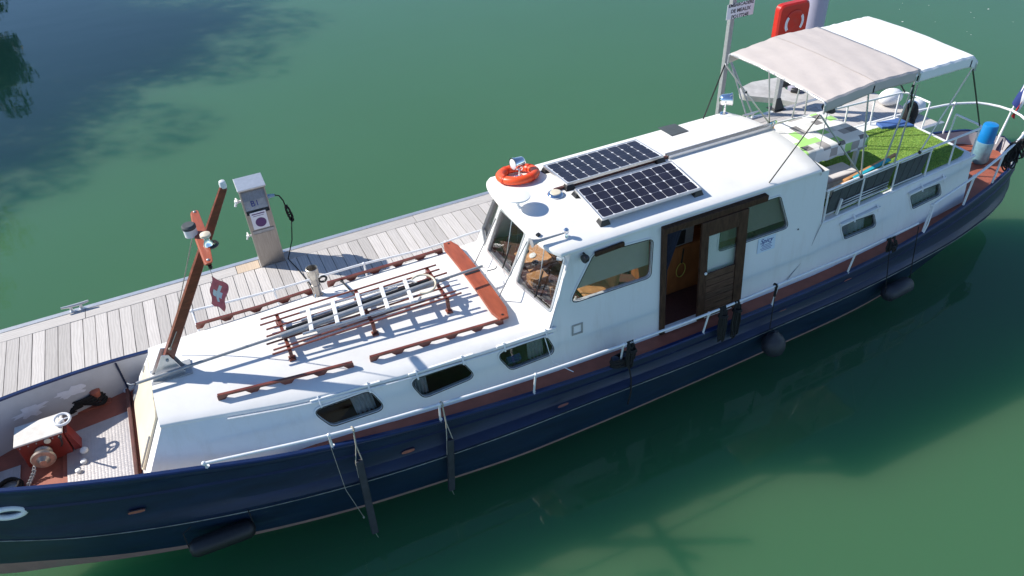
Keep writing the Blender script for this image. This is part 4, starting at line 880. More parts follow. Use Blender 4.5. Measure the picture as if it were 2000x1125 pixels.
# ------------------------------------------------------------------ signal mast
def mx(t): a = V((-1.14, CY, 1.88)); b = V((.115, CY, 3.98)); return a.lerp(b, t)
mast = thing('folding_mast', 'raked varnished brown timber mast with a cross arm on the foredeck cabin', 'mast', (-1.1, CY, 1.87))
md = (mx(1)-mx(0)).normalized(); mn = V((0, 1, 0)).cross(md).normalized()
mb = MB(); rows = []
for t, w1, w2 in ((0, .045, .052), (.08, .05, .056), (.6, .045, .05), (1, .030, .036)):
    c = mx(t); rows.append([c+V((0, -w1, 0))-mn*w2, c+V((0, w1, 0))-mn*w2, c+V((0, w1, 0))+mn*w2, c+V((0, -w1, 0))+mn*w2, c+V((0, -w1, 0))-mn*w2])
mb.grid(rows); mb.poly(rows[0][:4]); mb.poly(rows[-1][:4]); obj('spar', mb, M['brown'], mast, bevel=.012)
mb = MB(); tc = mx(1)+md*.0; mb.lathe(tc, (0, 0, 1), [(.034, 0), (.036, .015), (.036, .05), (.03, .075), (.012, .085)], 14); obj('masthead_lamp', mb, M['backsheet'], mast, smooth=40)
arm = MB(); az = 3.47; ax_ = -.255
pl_ = []
for s, wd in ((-.56, .028), (-.53, .042), (0, .066), (.53, .042), (.56, .028)): pl_.append((s, wd))
top_ = [V((ax_+wd, CY+.02+s, az)) for s, wd in pl_]+[V((ax_-wd, CY+.02+s, az)) for s, wd in pl_[::-1]]
nn_ = md*.022
arm.prism([p-V((0, 0, 0)) for p in top_], (0.012, 0, .024)); ca = obj('cross_arm', arm, M['plank'], mast, bevel=.008)
for s in (-.5, .52):
    mb = MB(); mb.lathe((ax_+.01, CY+.02+s, az+.02), (0, 0, 1), [(.018, 0), (.015, .014), (.006, .02)], 10); obj('eye_bolt', mb, M['galv'], ca, smooth=40)
mb = MB(); mb.lathe((ax_+.01, CY+.02-.555, az-.05), (0, 0, 1), [(.012, 0), (.022, .015), (.022, .045)], 10); obj('block', mb, M['blackplastic'], ca, smooth=40)
lp = V((-.335, CY+.10, 3.47)); lam = thing('anchor_lamp', 'round white lamp with black cap on the mast cross arm', 'lamp', lp)
mb = MB(); mb.lathe(lp, (0, 0, 1), [(.05, 0), (.068, .01), (.068, .10)], 20); obj('lens', mb, M['backsheet'], lam, smooth=40)
mb = MB(); mb.lathe(lp+V((0, 0, .10)), (0, 0, 1), [(.073, 0), (.073, .03), (.06, .045)], 20); obj('cap', mb, M['sling'], lam, smooth=40)
gps = V((-.20, CY-.20, 3.49)); gl = thing('mast_siren', 'cream topped chrome fitting on the near half of the cross arm', 'siren', gps)
mb = MB(); mb.lathe(gps, (0, 0, 1), [(.055, 0), (.045, .03), (.03, .06), (.028, .11)], 16); obj('horn', mb, M['chrome'], gl, smooth=40)
mb = MB(); mb.lathe(gps+V((0, 0, .105)), (0, 0, 1), [(.03, 0), (.055, .01), (.052, .035), (.02, .05)], 18); obj('dome', mb, M['cream'], gl, smooth=40)
mb = MB(); mb.torus(gps+V((.03, 0, -.005)), (0, 0, 1), .055, .018, 16, 6); obj('collar', mb, M['blackplastic'], gl, smooth=40)
# mast foot plates
tab = thing('mast_step', 'galvanised triangular mast step plates at the cabin roof front edge', 'mast step', (-1.05, CY, 1.87))
for s in (-.075, .06):
    mb = MB(); mb.prism([(-1.28, CY+s, 1.84), (-.86, CY+s, 1.85), (-.90, CY+s, 1.90), (-.99, CY+s, 2.18), (-1.06, CY+s, 2.20), (-1.25, CY+s, 1.89)], (0, .012, 0)); obj('plate', mb, M['alu'], tab)
    mb = MB(); mb.lathe((-1.02, CY+s-.01, 2.12), (0, -1, 0), [(.018, 0), (.012, .012)], 8); obj('bolt', mb, M['galv'], tab)
mb = MB(); mb.box(-1.27, -.82, CY-.13, CY+.13, 1.865, 1.885); obj('base_plate', mb, M['galv'], tab, bevel=.004)
# stays, halyard, courtesy flag
mb = MB(); mb.tube([V((-.30, CY+.24, 3.46)), V((-.62, CY+.32, 2.75)), V((-1.0, CY+.35, 1.95))], .006, 6); tag(obj('halyard', mb, M['rope2'], smooth=60), 'pale halyard rope running down from the cross arm behind the mast', 'rope')
mb = MB(); mb.tube([V((-.95, CY-.06, 2.25)), V((-.82, CY-.06, 2.45))], .006, 6); mb.ball((-.95, CY-.06, 2.25), .018); tag(obj('mast_lanyard', mb, M['rope2'], smooth=60), 'short pale lanyard tied to the mast just above its foot', 'rope')
fx = V((-.255, CY-.535, 3.42)); fg = thing('courtesy_flag', 'small red flag with a white cross hanging below the cross arm', 'flag', fx-V((0, 0, .45)))
mb = MB(); mb.tube([fx+V((0, 0, .02)), fx+V((0, 0, -.14))], .003, 5); obj('cord', mb, M['rope2'], fg)
def fpt(a, b, o=0): return fx+V((-.01, 0, -.08))+V((.125, .0, -.17))*a*(1-.25*b)+V((-.095, -.03, -.31))*b+V((.012*math.sin(9*b), -.03*math.sin(a*6+b*3)*a-o, .02*math.sin(7*a+3*b)*b))
mb = MB(); mb.grid([[fpt(i/10, j/10) for j in range(11)] for i in range(11)]); fl_ = obj('cloth', mb, mat('red_flag_cloth', (.68, .16, .17), .8, var=.25, scale=9), fg, smooth=60)
mb = MB()
for (a0_, a1_, b0_, b1_) in ((.40, .60, .2, .8), (.2, .401, .4, .6), (.599, .8, .4, .6)): mb.grid([[fpt(a0_+(a1_-a0_)*i/4, b0_+(b1_-b0_)*j/4, .004) for j in range(5)] for i in range(5)])
obj('white_cross', mb, M['flagw'], fg, smooth=60)

# ------------------------------------------------------------------ foredeck
FZ = 1.03
tp = [Z(u, v, FZ+.02) for u, v in ((254, 806), (266, 940), (137, 950), (131, 851))]
xt0, xt1 = min(p.x for p in tp), max(p.x for p in tp)
def treadmat():
    m = mat('checker_plate', (.50, .47, .46), .45, .55, var=.12, scale=6, dirt=.3, dirtcol=(.3, .25, .22)); n = m.node_tree; L = n.links.new
    g = n.nodes.new('ShaderNodeNewGeometry'); c = n.nodes.new('ShaderNodeTexVoronoi'); c.inputs['Scale'].default_value = 28; c.inputs['Randomness'].default_value = .15; L(g.outputs['Position'], c.inputs[0])
    b = n.nodes.new('ShaderNodeBump'); b.inputs['Strength'].default_value = .6; b.inputs['Distance'].default_value = .006; b.invert = True; L(c.outputs[0], b.inputs['Height']); L(b.outputs[0], n.nodes['Principled BSDF'].inputs['Normal']); return m
TM = treadmat()
mb = MB(); mb.prism([(xt0, 6.95, FZ+.02), (xt1, 6.85, FZ+.02), (xt1+.02, 8.05, FZ+.02), (xt0, 7.98, FZ+.02)], (0, 0, .012)); hatch = obj('tread_plate_hatch', mb, TM, barge)
mb = MB(); mb.prism([(xt0-.05, 6.90, FZ+.001), (xt1+.05, 6.82, FZ+.001), (xt1+.06, 8.10, FZ+.001), (xt0-.05, 8.03, FZ+.001)], (0, 0, .018)); obj('coaming', mb, M['red'], hatch)
mb = MB(); mb.prism([(-3.5, 7.25, FZ+.004), (-2.95, 7.2, FZ+.004), (-2.95, 7.75, FZ+.004), (-3.5, 7.75, FZ+.004)], (0, 0, .012)); obj('tread_plate', mb, TM, barge)
mb = MB(); mb.box(-1.74, -1.70, CY-.78, CY+.9, FZ-.01, FZ+.10); obj('toe_board', mb, M['brown2'], barge, bevel=.006)
wl = thing('anchor_windlass', 'red anchor windlass with white top, drum and handwheel on the foredeck', 'windlass', (-2.62, 7.8, FZ))
mb = MB(); mb.prism([(-2.86, 7.66, FZ), (-2.38, 7.66, FZ), (-2.38, 7.98, FZ), (-2.86, 7.98, FZ)], (0, 0, .36)); obj('gear_case', mb, mat('windlass_red', (.22, .028, .02), .4, var=.15, scale=8), wl, bevel=.015)
mb = MB(); mb.box(-2.88, -2.37, 7.65, 7.99, FZ+.361, FZ+.385); obj('case_lid', mb, mat('grimy_lid', (.66, .63, .58), .5, var=.12, scale=9, dirt=.5, dirtcol=(.35, .27, .2), dscale=7), wl, bevel=.008)
mb = MB(); mb.lathe((-2.64, 7.66, FZ+.19), (0, -1, 0), [(.06, 0), (.09, .01), (.095, .03), (.075, .05), (.075, .09), (.12, .11), (.13, .13), (.12, .15), (.07, .155), (.05, .175), (.035, .20)], 24); obj('chain_drum', mb, mat('worn_bronze', (.40, .33, .27), .4, .6, var=.3, scale=14), wl, smooth=35)
hwc = V((-2.36, 7.82, FZ+.42)); mb = MB(); mb.torus(hwc, (.1, -.15, 1), .085, .016, 22, 8)
for k in range(3): a = k*2.09; mb.tube([hwc, hwc+V((.085*math.cos(a), .085*math.sin(a), 0))], .008, 6)
mb.lathe(hwc-V((0, 0, .06)), (0, 0, 1), [(.016, 0), (.016, .07)], 8); obj('handwheel', mb, M['white2'], wl, smooth=50)
mb = MB(); mb.lathe((-2.55, 7.655, FZ+.32), (0, -1, 0), [(.035, 0), (.035, .012), (.02, .016)], 14); obj('gland', mb, M['cream'], wl, smooth=40)
mb = MB(); mb.prism([(-2.36, 7.68, FZ), (-2.28, 7.68, FZ), (-2.34, 7.68, FZ+.33), (-2.37, 7.68, FZ+.33)], (0, .16, 0)); obj('side_bracket', mb, bpy.data.materials['windlass_red'], wl)
mb = MB()
for k in range(11):
    q = k/10; c = V((-2.76-.10*q, 7.50-.12*q, FZ+.13-.11*q**.6)); mb.torus(c, (.3 if k % 2 else 1, 1, .2 if k % 2 else -1), .020, .0065, 10, 5)
for k in range(6):
    bx2 = MB(); bx2.lathe((-2.83+.085*k, 7.655, FZ+.335), (0, -1, 0), [(.009, 0), (.008, .008)], 6); obj('bolt', bx2, M['galv'], wl)
lv = MB(); lv.tube([V((-2.45, 7.63, FZ+.2)), V((-2.40, 7.55, FZ+.30)), V((-2.37, 7.50, FZ+.44))], .011, 6); lv.ball((-2.37, 7.50, FZ+.45), .022, 8, 6); obj('brake_lever', lv, M['blackplastic'], wl, smooth=50)
tag(obj('anchor_chain', mb, M['galv'], smooth=60), 'galvanised anchor chain hanging off the windlass drum', 'chain')
for k, (x, y, r) in enumerate(((-2.26, 7.60, .045), (-2.27, 7.42, .035), (-2.33, 7.30, .03))):
    mb = MB(); mb.lathe((x, y, FZ), (0, 0, 1), [(r*1.5, 0), (r*1.4, .012), (r*.9, .02), (r*.9, .05), (r*1.05, .055), (r*.9, .07), (r*.3, .078)], 12); tag(obj('deck_fitting', mb, M['whiteplastic'], smooth=40), ['white rounded deck fitting beside the windlass bracket', 'middle white deck fitting between windlass and checker plate', 'white deck fitting closest to the near bulwark by the windlass'][k], 'fitting')
blk = V((-3.05, 7.42, FZ)); tag(obj('rope_coil', (lambda m_: [m_.torus(blk+V((0, 0, .02+.025*k)), (0, 0, 1), .13-.01*k, .016, 20, 6) for k in range(3)] and m_)(MB()), M['rope'], smooth=60), 'black rope coil on the foredeck before the windlass', 'rope')
# fairlead rings
fl1 = Y(22, 836, 8.33); mb = MB(); mb.tube([fl1+V((.13*math.cos(a), 0.01*math.cos(a), .075*math.sin(a))) for a in np.linspace(0, 2*math.pi, 26, endpoint=False)], .026, 8, closed=True); obj('fairlead', mb, M['whiteplastic'], hull, smooth=60)
yk = CY-(hbT(-3.0)*.72+hbK(-3.0)*.28)-.02; fl2 = Y(18, 1001, yk); mb = MB(); mb.tube([fl2+V((.15*math.cos(a), -.02*math.cos(a)*5*.4, .070*math.sin(a))) for a in np.linspace(0, 2*math.pi, 26, endpoint=False)], .034, 8, closed=True); obj('fairlead', mb, M['whiteplastic'], hull, smooth=60)
mb = MB(); mb.prism([fl2+V((.14*math.cos(a), -.02*math.cos(a)*2+.02, .055*math.sin(a))) for a in np.linspace(0, 2*math.pi, 18, endpoint=False)], (0, .01, 0)); obj('fairlead_opening', mb, M['boot'], hull)
def hullpt(u, v):
    y = 6.2
    for _ in range(15):
        p = Y(u, v, y); t = min(1, max(0, (zT(p.x)-p.z)/(zT(p.x)-zK(p.x)))); hh = float(np.interp(t, [0, .33, .43, .70, .78, .86, .93, 1], [0, .10, .14, .32, .46, .80, .98, 1])); y = CY-(hbT(p.x)+(hbK(p.x)-hbT(p.x))*hh)
    return Y(u, v, y)
for (u, v, a_, b_) in ((267, 999, .095, .028), (797, 881, .085, .026), (1655, 547, .08, .026), (1528, 604, .08, .026), (1100, 792, .08, .022)):
    c = hullpt(u, v); c2 = hullpt(u+6, v-1.5); dx_ = (c2-c); dx_.z = 0; dx_.normalize(); up_ = (hullpt(u, v-5)-c).normalized(); nn2 = dx_.cross(up_); nn2 = nn2 if nn2.y < 0 else -nn2
    el = [c+dx_*a_*math.copysign(abs(math.cos(t))**.7, math.cos(t))+up_*b_*math.copysign(abs(math.sin(t))**.7, math.sin(t)) for t in np.linspace(0, 2*math.pi, 20, endpoint=False)]
    mb = MB(); mb.prism([p-nn2*.004 for p in el], nn2*.011); sc_ = obj('freeing_port', mb, mat('port_red', (.34, .11, .07), .6, var=.2, scale=20), hull)
    mb = MB(); mb.tube([p+nn2*.006 for p in el], .005, 5, closed=True); obj('port_rim', mb, M['blue'], sc_, smooth=60)
# twin bollard with black rope
bo = thing('twin_bollard', 'dark red twin bollard by the far bulwark on the foredeck', 'bollard', (-2.2, 8.4, FZ))
for x in (-2.38, -2.06):
    mb = MB(); mb.lathe((x, 8.40, FZ), (0, 0, 1), [(.055, 0), (.05, .02), (.05, .18), (.062, .19), (.062, .22), (.03, .235)], 14); obj('post', mb, M['red'], bo, smooth=40)
mb = MB(); mb.box(-2.5, -1.94, 8.33, 8.47, FZ-.005, FZ+.02); obj('base', mb, M['red'], bo)
mb = MB(); rg = random.Random(2)
for k in range(7):
    z = FZ+.05+.022*k; mb.tube([V((-2.22+.24*math.cos(a)+.01*rg.uniform(-1, 1), 8.40+.085*math.sin(2*a+.3*k)*(.8 if abs(math.cos(a)) < .5 else 1), z+.008*math.sin(3*a+k))) for a in np.linspace(0, 2*math.pi, 28, endpoint=False)], .014, 6, closed=True)
mb.tube([V((-2.44, 8.38, FZ+.12)), V((-2.7, 8.36, FZ+.10)), V((-3.0, 8.34, FZ+.13))], .014, 6); mb.tube([V((-2.44, 8.42, FZ+.15)), V((-2.7, 8.38, FZ+.13)), V((-3.0, 8.36, FZ+.16))], .014, 6)
tag(obj('mooring_rope', mb, M['rope'], smooth=60), 'black mooring rope wound round the foredeck twin bollard', 'rope')
mb = MB(); mb.lathe((-1.72, 8.52, FZ), (0, 0, 1), [(.09, 0), (.085, .03), (.03, .05)], 14); tag(obj('deck_light', mb, M['whiteplastic'], smooth=40), 'white domed fitting on the deck by the far bulwark brace', 'fitting')
bx_ = -1.72; mb = MB(); mb.tube([V((bx_, CY+hin(bx_, 1.1)-.012, FZ)), V((bx_, CY+hbT(bx_)-.065, zT(bx_)-.02))], .012, 6); obj('bulwark_brace', mb, M['blue'], hull, smooth=50)
# patches of primer on the inner far bulwark
def blob(cx_, w_, h_, seed):
    r_ = random.Random(seed); pts = []
    for k in range(22):
        a = 2*math.pi*k/22; rr = r_.uniform(.5, 1.15); x = cx_+w_*rr*math.cos(a); z = 1.36+.10*(cx_+2)*-.3+h_*rr*math.sin(a)+.25*(x-cx_)*-.25
        zz0_, zz1_ = dkz(x)-.03, zT(x)-.012; tt = (z-zz0_)/(zz1_-zz0_); hh = hin(x, dkz(x)-.03)-.003+(hbT(x)-.05-hin(x, dkz(x)-.03)+.003)*tt
        pts.append(V((x, CY+hh-.006, z)))
    c = sum(pts, V((0, 0, 0)))/len(pts); mb = MB(); mb.add([c]+pts, [(0, 1+k, 1+(k+1) % 22) for k in range(22)]); return obj('primer_patch', mb, mat('primer_%d' % seed, (.66, .66, .70), .7, var=.06, scale=20), hull)
blob(-2.72, .20, .085, 1); blob(-2.28, .18, .08, 5)
# ------------------------------------------------------------------ aft sun deck
def ondeck(u, v, off=0): return Z(u, v, 1.72+off)
gx0, gx1 = 8.0, 10.95
gr = thing('artificial_grass_mat', 'bright green artificial grass mat covering the aft cabin roof', 'mat', (9.4, CY, 1.72))
def ght(x): return WA.ht(x)-.05
XG = [8.0, 8.5, 9, 9.5, 10, 10.5, 10.8, 10.95]
rows = [[(x, CY-ght(x)*(1 if x < 10.6 else (.97 if x < 10.9 else .88)), aftz(x)+.006), (x, CY, aftz(x)+.012), (x, CY+ght(x)*.84, aftz(x)+.008)] for x in XG]
mb = MB(); mb.grid(rows); GM = mat('grass_backing', (.15, .27, .045), .9, var=.25, scale=14); obj('backing', mb, GM, gr)
rg = random.Random(11); mb = MB()
for k in range(30000):
    x = rg.uniform(8.02, 10.93); y = CY+rg.uniform(-ght(x), ght(x)*.84); 
    if x > 10.7 and y < CY-ght(x)*.88: continue
    z = aftz(x)+.008; a = rg.uniform(0, 6.28); h = rg.uniform(.012, .026); w_ = .0035; lx, ly = rg.uniform(-.012, .012), rg.uniform(-.012, .012)
    n_ = len(mb.v); mb.v += [(x-w_*math.cos(a), y-w_*math.sin(a), z), (x+w_*math.cos(a), y+w_*math.sin(a), z), (x+lx, y+ly, z+h)]; mb.f.append((n_, n_+1, n_+2))
bl = obj('pile_blades', mb, mat('grass_blades', (.31, .45, .09), .75, var=.35, scale=30), gr, fix=False); bl['kind'] = 'stuff'
# table with chequered cloth
tz = 2.40
tcorn = [Z(u, v, tz) for u, v in ((1514, 252), (1607, 226), (1712, 262), (1577, 306))]
tx0, tx1, ty0, ty1 = 7.88, 9.04, 7.20, 8.10
tbl = thing('garden_table', 'white garden table under a chequered cloth on the sun deck', 'table', ((tx0+tx1)/2, (ty0+ty1)/2, 1.72))
mb = MB(); mb.box(tx0, tx1, ty0, ty1, tz-.04, tz-.006); obj('table_top', mb, M['whiteplastic'], tbl, bevel=.01)
for x in (tx0+.06, tx1-.06):
    for y in (ty0+.05, ty1-.05): mb = MB(); mb.box(x-.03, x+.03, y-.03, y+.03, aftz(x), tz-.041); obj('leg', mb, M['whiteplastic'], tbl, bevel=.006)
def clothmat():
    m = mat('chequered_cloth', (.8, .8, .8), .8); n = m.node_tree; L = n.links.new; b = n.nodes['Principled BSDF']
    g = n.nodes.new('ShaderNodeNewGeometry'); mp = n.nodes.new('ShaderNodeVectorMath'); mp.operation = 'MULTIPLY'; mp.inputs[1].default_value = (7.2, 7.2, 7.2); L(g.outputs['Position'], mp.inputs[0])
    f = n.nodes.new('ShaderNodeVectorMath'); f.operation = 'FLOOR'; L(mp.outputs[0], f.inputs[0]); w_ = n.nodes.new('ShaderNodeTexWhiteNoise'); L(f.outputs[0], w_.inputs[0])
    cr = n.nodes.new('ShaderNodeValToRGB'); cr.color_ramp.interpolation = 'CONSTANT'; e = cr.color_ramp.elements; e[0].position = 0; e[0].color = (.76, .76, .74, 1); e[1].position = .40; e[1].color = (.36, .34, .33, 1)
    for p_, c_ in ((.58, (.62, .62, .60, 1)), (.72, (.36, .66, .20, 1)), (.88, (.20, .19, .19, 1))): q_ = e.new(p_); q_.color = c_
    L(w_.outputs[0], cr.inputs[0]); L(cr.outputs[0], b.inputs['Base Color']); return m
mb = MB(); N = 30; rows = []
per = []
def clothpt(x, y):
    ex = max(tx0-x, 0, x-tx1); ey = max(ty0-y, 0, y-ty1); dd = max(ex, ey)
    xx = min(max(x, tx0-.012-.02*(dd > 0)), tx1+.012+.02*(dd > 0)); yy = min(max(y, ty0-.012-.02*(dd > 0)), ty1+.012+.02*(dd > 0))
    fold = .016*math.sin(x*21+y*17)*min(1, dd*8); s_ = math.hypot(ex, ey)
    return V((xx+(fold if ex else 0), yy+(fold if ey else 0), tz+.003-min(s_, .24)))
XSx = [tx0-.20, tx0-.12, tx0-.03, tx0]+list(np.linspace(tx0, tx1, 12))[1:-1]+[tx1, tx1+.03, tx1+.12, tx1+.2]
YSy = [ty0-.22, ty0-.12, ty0-.03, ty0]+list(np.linspace(ty0, ty1, 12))[1:-1]+[ty1, ty1+.03, ty1+.12, ty1+.2]
mb.grid([[clothpt(x, y) for x in XSx] for y in YSy]); tag(obj('tablecloth', mb, clothmat(), smooth=50), 'white, grey and lime chequered cloth draped over the garden table', 'tablecloth')
# bench cushion in front of the table
def parab(name, q, z0, z1, mt, par=None, bv=.02):
    mb = MB(); mb.prism([V((p.x, p.y, z0)) for p in q], (0, 0, z1-z0)); return obj(name, mb, mt, par, bevel=bv)
bn = thing('bench', 'pale grey cushioned bench beside the sun deck railing', 'bench', (8.0, 6.85, 1.72))
mb = MB(); mb.box(7.74, 8.62, 6.84, 7.16, 2.00, 2.08); obj('cushion', mb, M['cushion'], bn, bevel=.025)
mb = MB(); mb.box(7.77, 8.59, 6.86, 7.14, 1.735, 1.999); obj('locker', mb, M['wall'], bn, bevel=.01)
# folded loungers leaning on the railing
for k, (x0, x1, lab) in enumerate(((7.78, 9.06, 'folded dark grey sun lounger leaning against the railing beside the bench'), (9.16, 9.82, 'smaller folded dark grey chair leaning against the railing above the cabin windows'))):
    t = thing('folded_lounger' if k == 0 else 'folded_chair', lab, 'lounger' if k == 0 else 'chair', ((x0+x1)/2, 6.62, 1.72))
    yb_ = lambda x: CY-WA.ht(x)+.045; yt_ = lambda x: CY-WA.ht(x)+.015
    n = 7 if k == 0 else 4
    for j in range(n):
        xa, xb = x0+(x1-x0)*j/n, x0+(x1-x0)*(j+1)/n-.012; mb = MB()
        mb.prism([V((xa, yb_(xa), 1.76)), V((xb, yb_(xb), 1.76)), V((xb+.03, yt_(xb), 2.15)), V((xa+.03, yt_(xa), 2.15))], (0, .02, 0)); obj('sling_panel', mb, M['sling'], t)
    for (za, zb2) in ((1.75, 0), (2.16, .03)):
        mb = MB(); mb.tube([V((x+zb2, (yb_(x) if zb2 == 0 else yt_(x))-.004, za)) for x in np.linspace(x0-.02, x1+.02, 6)], .012, 8); obj('frame_tube', mb, M['tube'], t, smooth=60)
    if k == 0:
        for zz in (1.80, 1.845, 1.89):
            mb = MB(); mb.tube([V((x, CY-WA.ht(x)+.015, zz)) for x in np.linspace(8.0, 9.02, 6)], .010, 6); obj('frame_tube', mb, M['tube'], t, smooth=60)
        mb = MB(); mb.bar(V((7.99, CY-WA.ht(8)+.01, 1.70)), V((8.02, CY-WA.ht(8)+.01, 1.95)), .03, .03, up=(0, 1, 0)); obj('armrest', mb, M['whiteplastic'], t)
        mb = MB(); mb.bar(V((7.80, 6.52, 2.19)), V((8.15, 6.55, 2.185)), .05, .03); obj('end_board', mb, M['wood2'], t, bevel=.006)
# sunshade roll: timber pole and turquoise board along the railing
mb = MB(); mb.bar(V((8.15, 6.66, 2.13)), V((9.25, 6.78, 2.20)), .05, .035); tag(obj('timber_batten', mb, M['wood2'], bevel=.005), 'light brown timber batten lying along the railing top by the bench', 'batten')
mb = MB(); mb.prism([V((8.28, 6.60, 2.15)), V((9.05, 6.68, 2.19)), V((9.05, 6.74, 2.20)), V((8.28, 6.64, 2.16))], (0, 0, .02)); tag(obj('paddle_board', mb, M['teal'], bevel=.006), 'slim turquoise board wedged behind the railing', 'board')

# ------------------------------------------------------------------ awnings
BZ = 3.575
def awning(name, lab, x0, x1, mt, prof, seed, zoff=0):
    t = thing(name, lab, 'awning', ((x0+x1)/2, CY, 2.2)); r = random.Random(seed); rows = []; hw = .97; NX, NY = 30, 84
    ph = [r.uniform(0, 6) for _ in range(6)]
    for i in range(NX+1):
        q = i/NX; x = x0+(x1-x0)*q; 
        row = []
        for j in range(NY+1):
            s = -1+2*j/NY; a = abs(s)
            zz = BZ+zoff+prof(q)+.032*(1-a**2)-(.0 if a < .86 else .145*((a-.86)/.14))
            yy = CY+math.copysign(hw*(a*1.13 if a < .86 else .9718+.020*math.sin(min(1, (a-.86)/.025)*1.57)), s)
            wr = .0025*math.sin(5*q+7*s+ph[0])*math.sin(9*s+ph[1])+.0050*math.sin(34*q-7*s+3*s*s+ph[2])*(.25+.75*a*a)+.0035*math.sin(60*q+11*s+ph[3])*a*a
            row.append((x+.02*math.sin(3*s+ph[4])*(q-.5), yy, zz+wr*(1 if a < .92 else .3)))
        rows.append(row)
    mb = MB(); mb.grid(rows); c = obj('canopy', mb, mt, t, smooth=32)
    mo = c.modifiers.new('thick', 'SOLIDIFY'); mo.thickness = .006
    # end hems
    for i in (0, NX):
        mb = MB(); mb.tube([V(p)-V((0, 0, .012)) for p in rows[i]], .014, 6); obj('bow', mb, M['tube'], t, smooth=60)
    for i in ((NX//2,) if mt is M['gel'] else (NX-3,)):
        mb = MB(); mb.grid([[V(p)+V((dx, 0, .004)) for p in rows[i]] for dx in (-.012, .012)]); obj('seam', mb, mt, t, smooth=40)
    return t, rows
aw1, r1 = awning('beige_awning', 'beige canvas sunshade awning over the table, next to the wheelhouse', 7.32, 8.92, M['gel'], lin([(0, .0), (.5, .085), (.55, .09), (1, .07)]), 3)
aw2, r2 = awning('white_awning', 'white canvas sunshade awning over the aft end of the sun deck', 8.86, 10.03, M['canvas'], lin([(0, .045), (.8, .05), (.94, .035), (1, -.02)]), 8)
def pole(par, a, b, mt='tube', r=.012, nm='frame_pole'):
    mb = MB(); mb.tube([V(a), V(b)], r, 8); return obj(nm, mb, M[mt], par, smooth=60)
for sgn in (-1, 1):
    hx = 8.32; hy = CY+sgn*.965; hinge = V((hx, hy, 2.22)); e1 = V((7.26, CY+sgn*.955, BZ-.15)); e2 = V((8.86, CY+sgn*.955, BZ-.15)); em = V((8.05, CY+sgn*.955, BZ-.06))
    pole(aw1, hinge, e1); pole(aw1, hinge, em, 'tube'); pole(aw1, V((8.75, CY+sgn*.93, 2.22)), e2)
    mb = MB(); mb.ball(hinge, .03, 8, 6); mb.ball(hinge.lerp(e1, .55), .022, 8, 6); obj('hinge', mb, M['blackplastic'], aw1, smooth=50)
    h2 = V((9.55, CY+sgn*.87, 2.22)); f1 = V((8.95, CY+sgn*.955, BZ-.13)); f2 = V((9.98, CY+sgn*.955, BZ-.13))
    pole(aw2, h2, f2, 'tube'); pole(aw2, V((9.0, CY+sgn*.92, 2.22)), f1, 'tube'); mb = MB(); mb.ball(h2, .028, 8, 6); obj('hinge', mb, M['blackplastic'], aw2, smooth=50)
    # tension straps: forwards to the wheelhouse roof, aft to the pulpit
    rfp = onroof(1502, 357, .01) if sgn < 0 else V((7.0, CY+.98, roofz(CY+.98)))
    mb = MB(); mb.bar(e1+V((0, 0, -.0)), rfp, .022, .006, up=(0, 1, 0)); obj('strap', mb, M['blackplastic'], aw1)
    mb = MB(); mb.bar(f2, V((10.98, CY+sgn*.72, 2.22)), .024, .006, up=(0, 1, 0)); obj('strap', mb, M['blackplastic'], aw2)
mb = MB(); mb.tube([V((8.88, CY-.95, BZ-.12)), V((8.90, CY-.955, BZ-.30)), V((8.94, CY-.95, BZ-.46))], .012, 6); mb.tube([V((8.87, CY-.95, BZ-.12)), V((8.86, CY-.96, BZ-.24))], .016, 6); obj('tie_strap', mb, M['blackplastic'], aw1, smooth=50)
# small round black mirror on a stalk
mp_ = Y(1618, 213, 7.2); mirr = thing('round_mirror', 'dark oval mirror on a thin stalk above the tablecloth', 'mirror', (mp_.x, mp_.y, tz))
mb = MB(); mb.lathe(mp_, (.1, -.3, 1), [(.005, -.012), (.10, -.006), (.105, .004), (.02, .012)], 18); obj('head', mb, M['sling'], mirr, smooth=40)
mb = MB(); mb.tube([mp_, V((mp_.x, mp_.y, tz+.005))], .006, 6); obj('stalk', mb, M['tube'], mirr)

# ------------------------------------------------------------------ stern deck
SZ = .92
gas = thing('gas_bottle', 'blue topped gas bottle with pale metal body standing on the stern deck', 'gas bottle', (12.33, 7.42, SZ))
mb = MB(); mb.lathe((12.33, 7.42, SZ), (0, 0, 1), [(.12, 0), (.14, .02), (.15, .06), (.15, .36), (.14, .40)], 22); obj('body', mb, M['paleblue'], gas, smooth=40)
mb = MB(); mb.lathe((12.33, 7.42, SZ+.39), (0, 0, 1), [(.13, 0), (.133, .02), (.122, .29), (.112, .32), (.04, .335)], 22); obj('cap', mb, M['bluepl'], gas, smooth=40)
bp_ = thing('black_backpack', 'black backpack hanging from the far sun deck rail', 'backpack', (11.1, 8.15, 1.3))
mb = MB(); mb.ball((11.12, 8.12, 1.83), .17, 14, 10, .85, .7, 1.35); obj('bag', mb, M['rope'], bp_, smooth=80)
mb = MB(); mb.ball((11.06, 8.02, 1.72), .10, 12, 8, 1, .6, 1.2); obj('pocket', mb, M['rope'], bp_, smooth=80)
mb = MB(); mb.tube([V((11.08, 8.1, 2.0)), V((11.06, 8.08, 2.13)), V((11.0, 8.15, 2.21))], .012, 6); obj('shoulder_strap', mb, M['black'], bp_, smooth=60)
mb = MB(); mb.prism([V((10.45, 8.06, aftz(10.5)+.004)), V((10.95, 7.84, aftz(10.5)+.004)), V((10.95, 8.16, aftz(10.5)+.004)), V((10.5, 8.24, aftz(10.5)+.004))], (0, 0, .05)); tag(obj('blue_locker_lid', mb, M['blueb'], bevel=.01), 'flat blue lid lying at the far corner of the sun deck', 'lid')
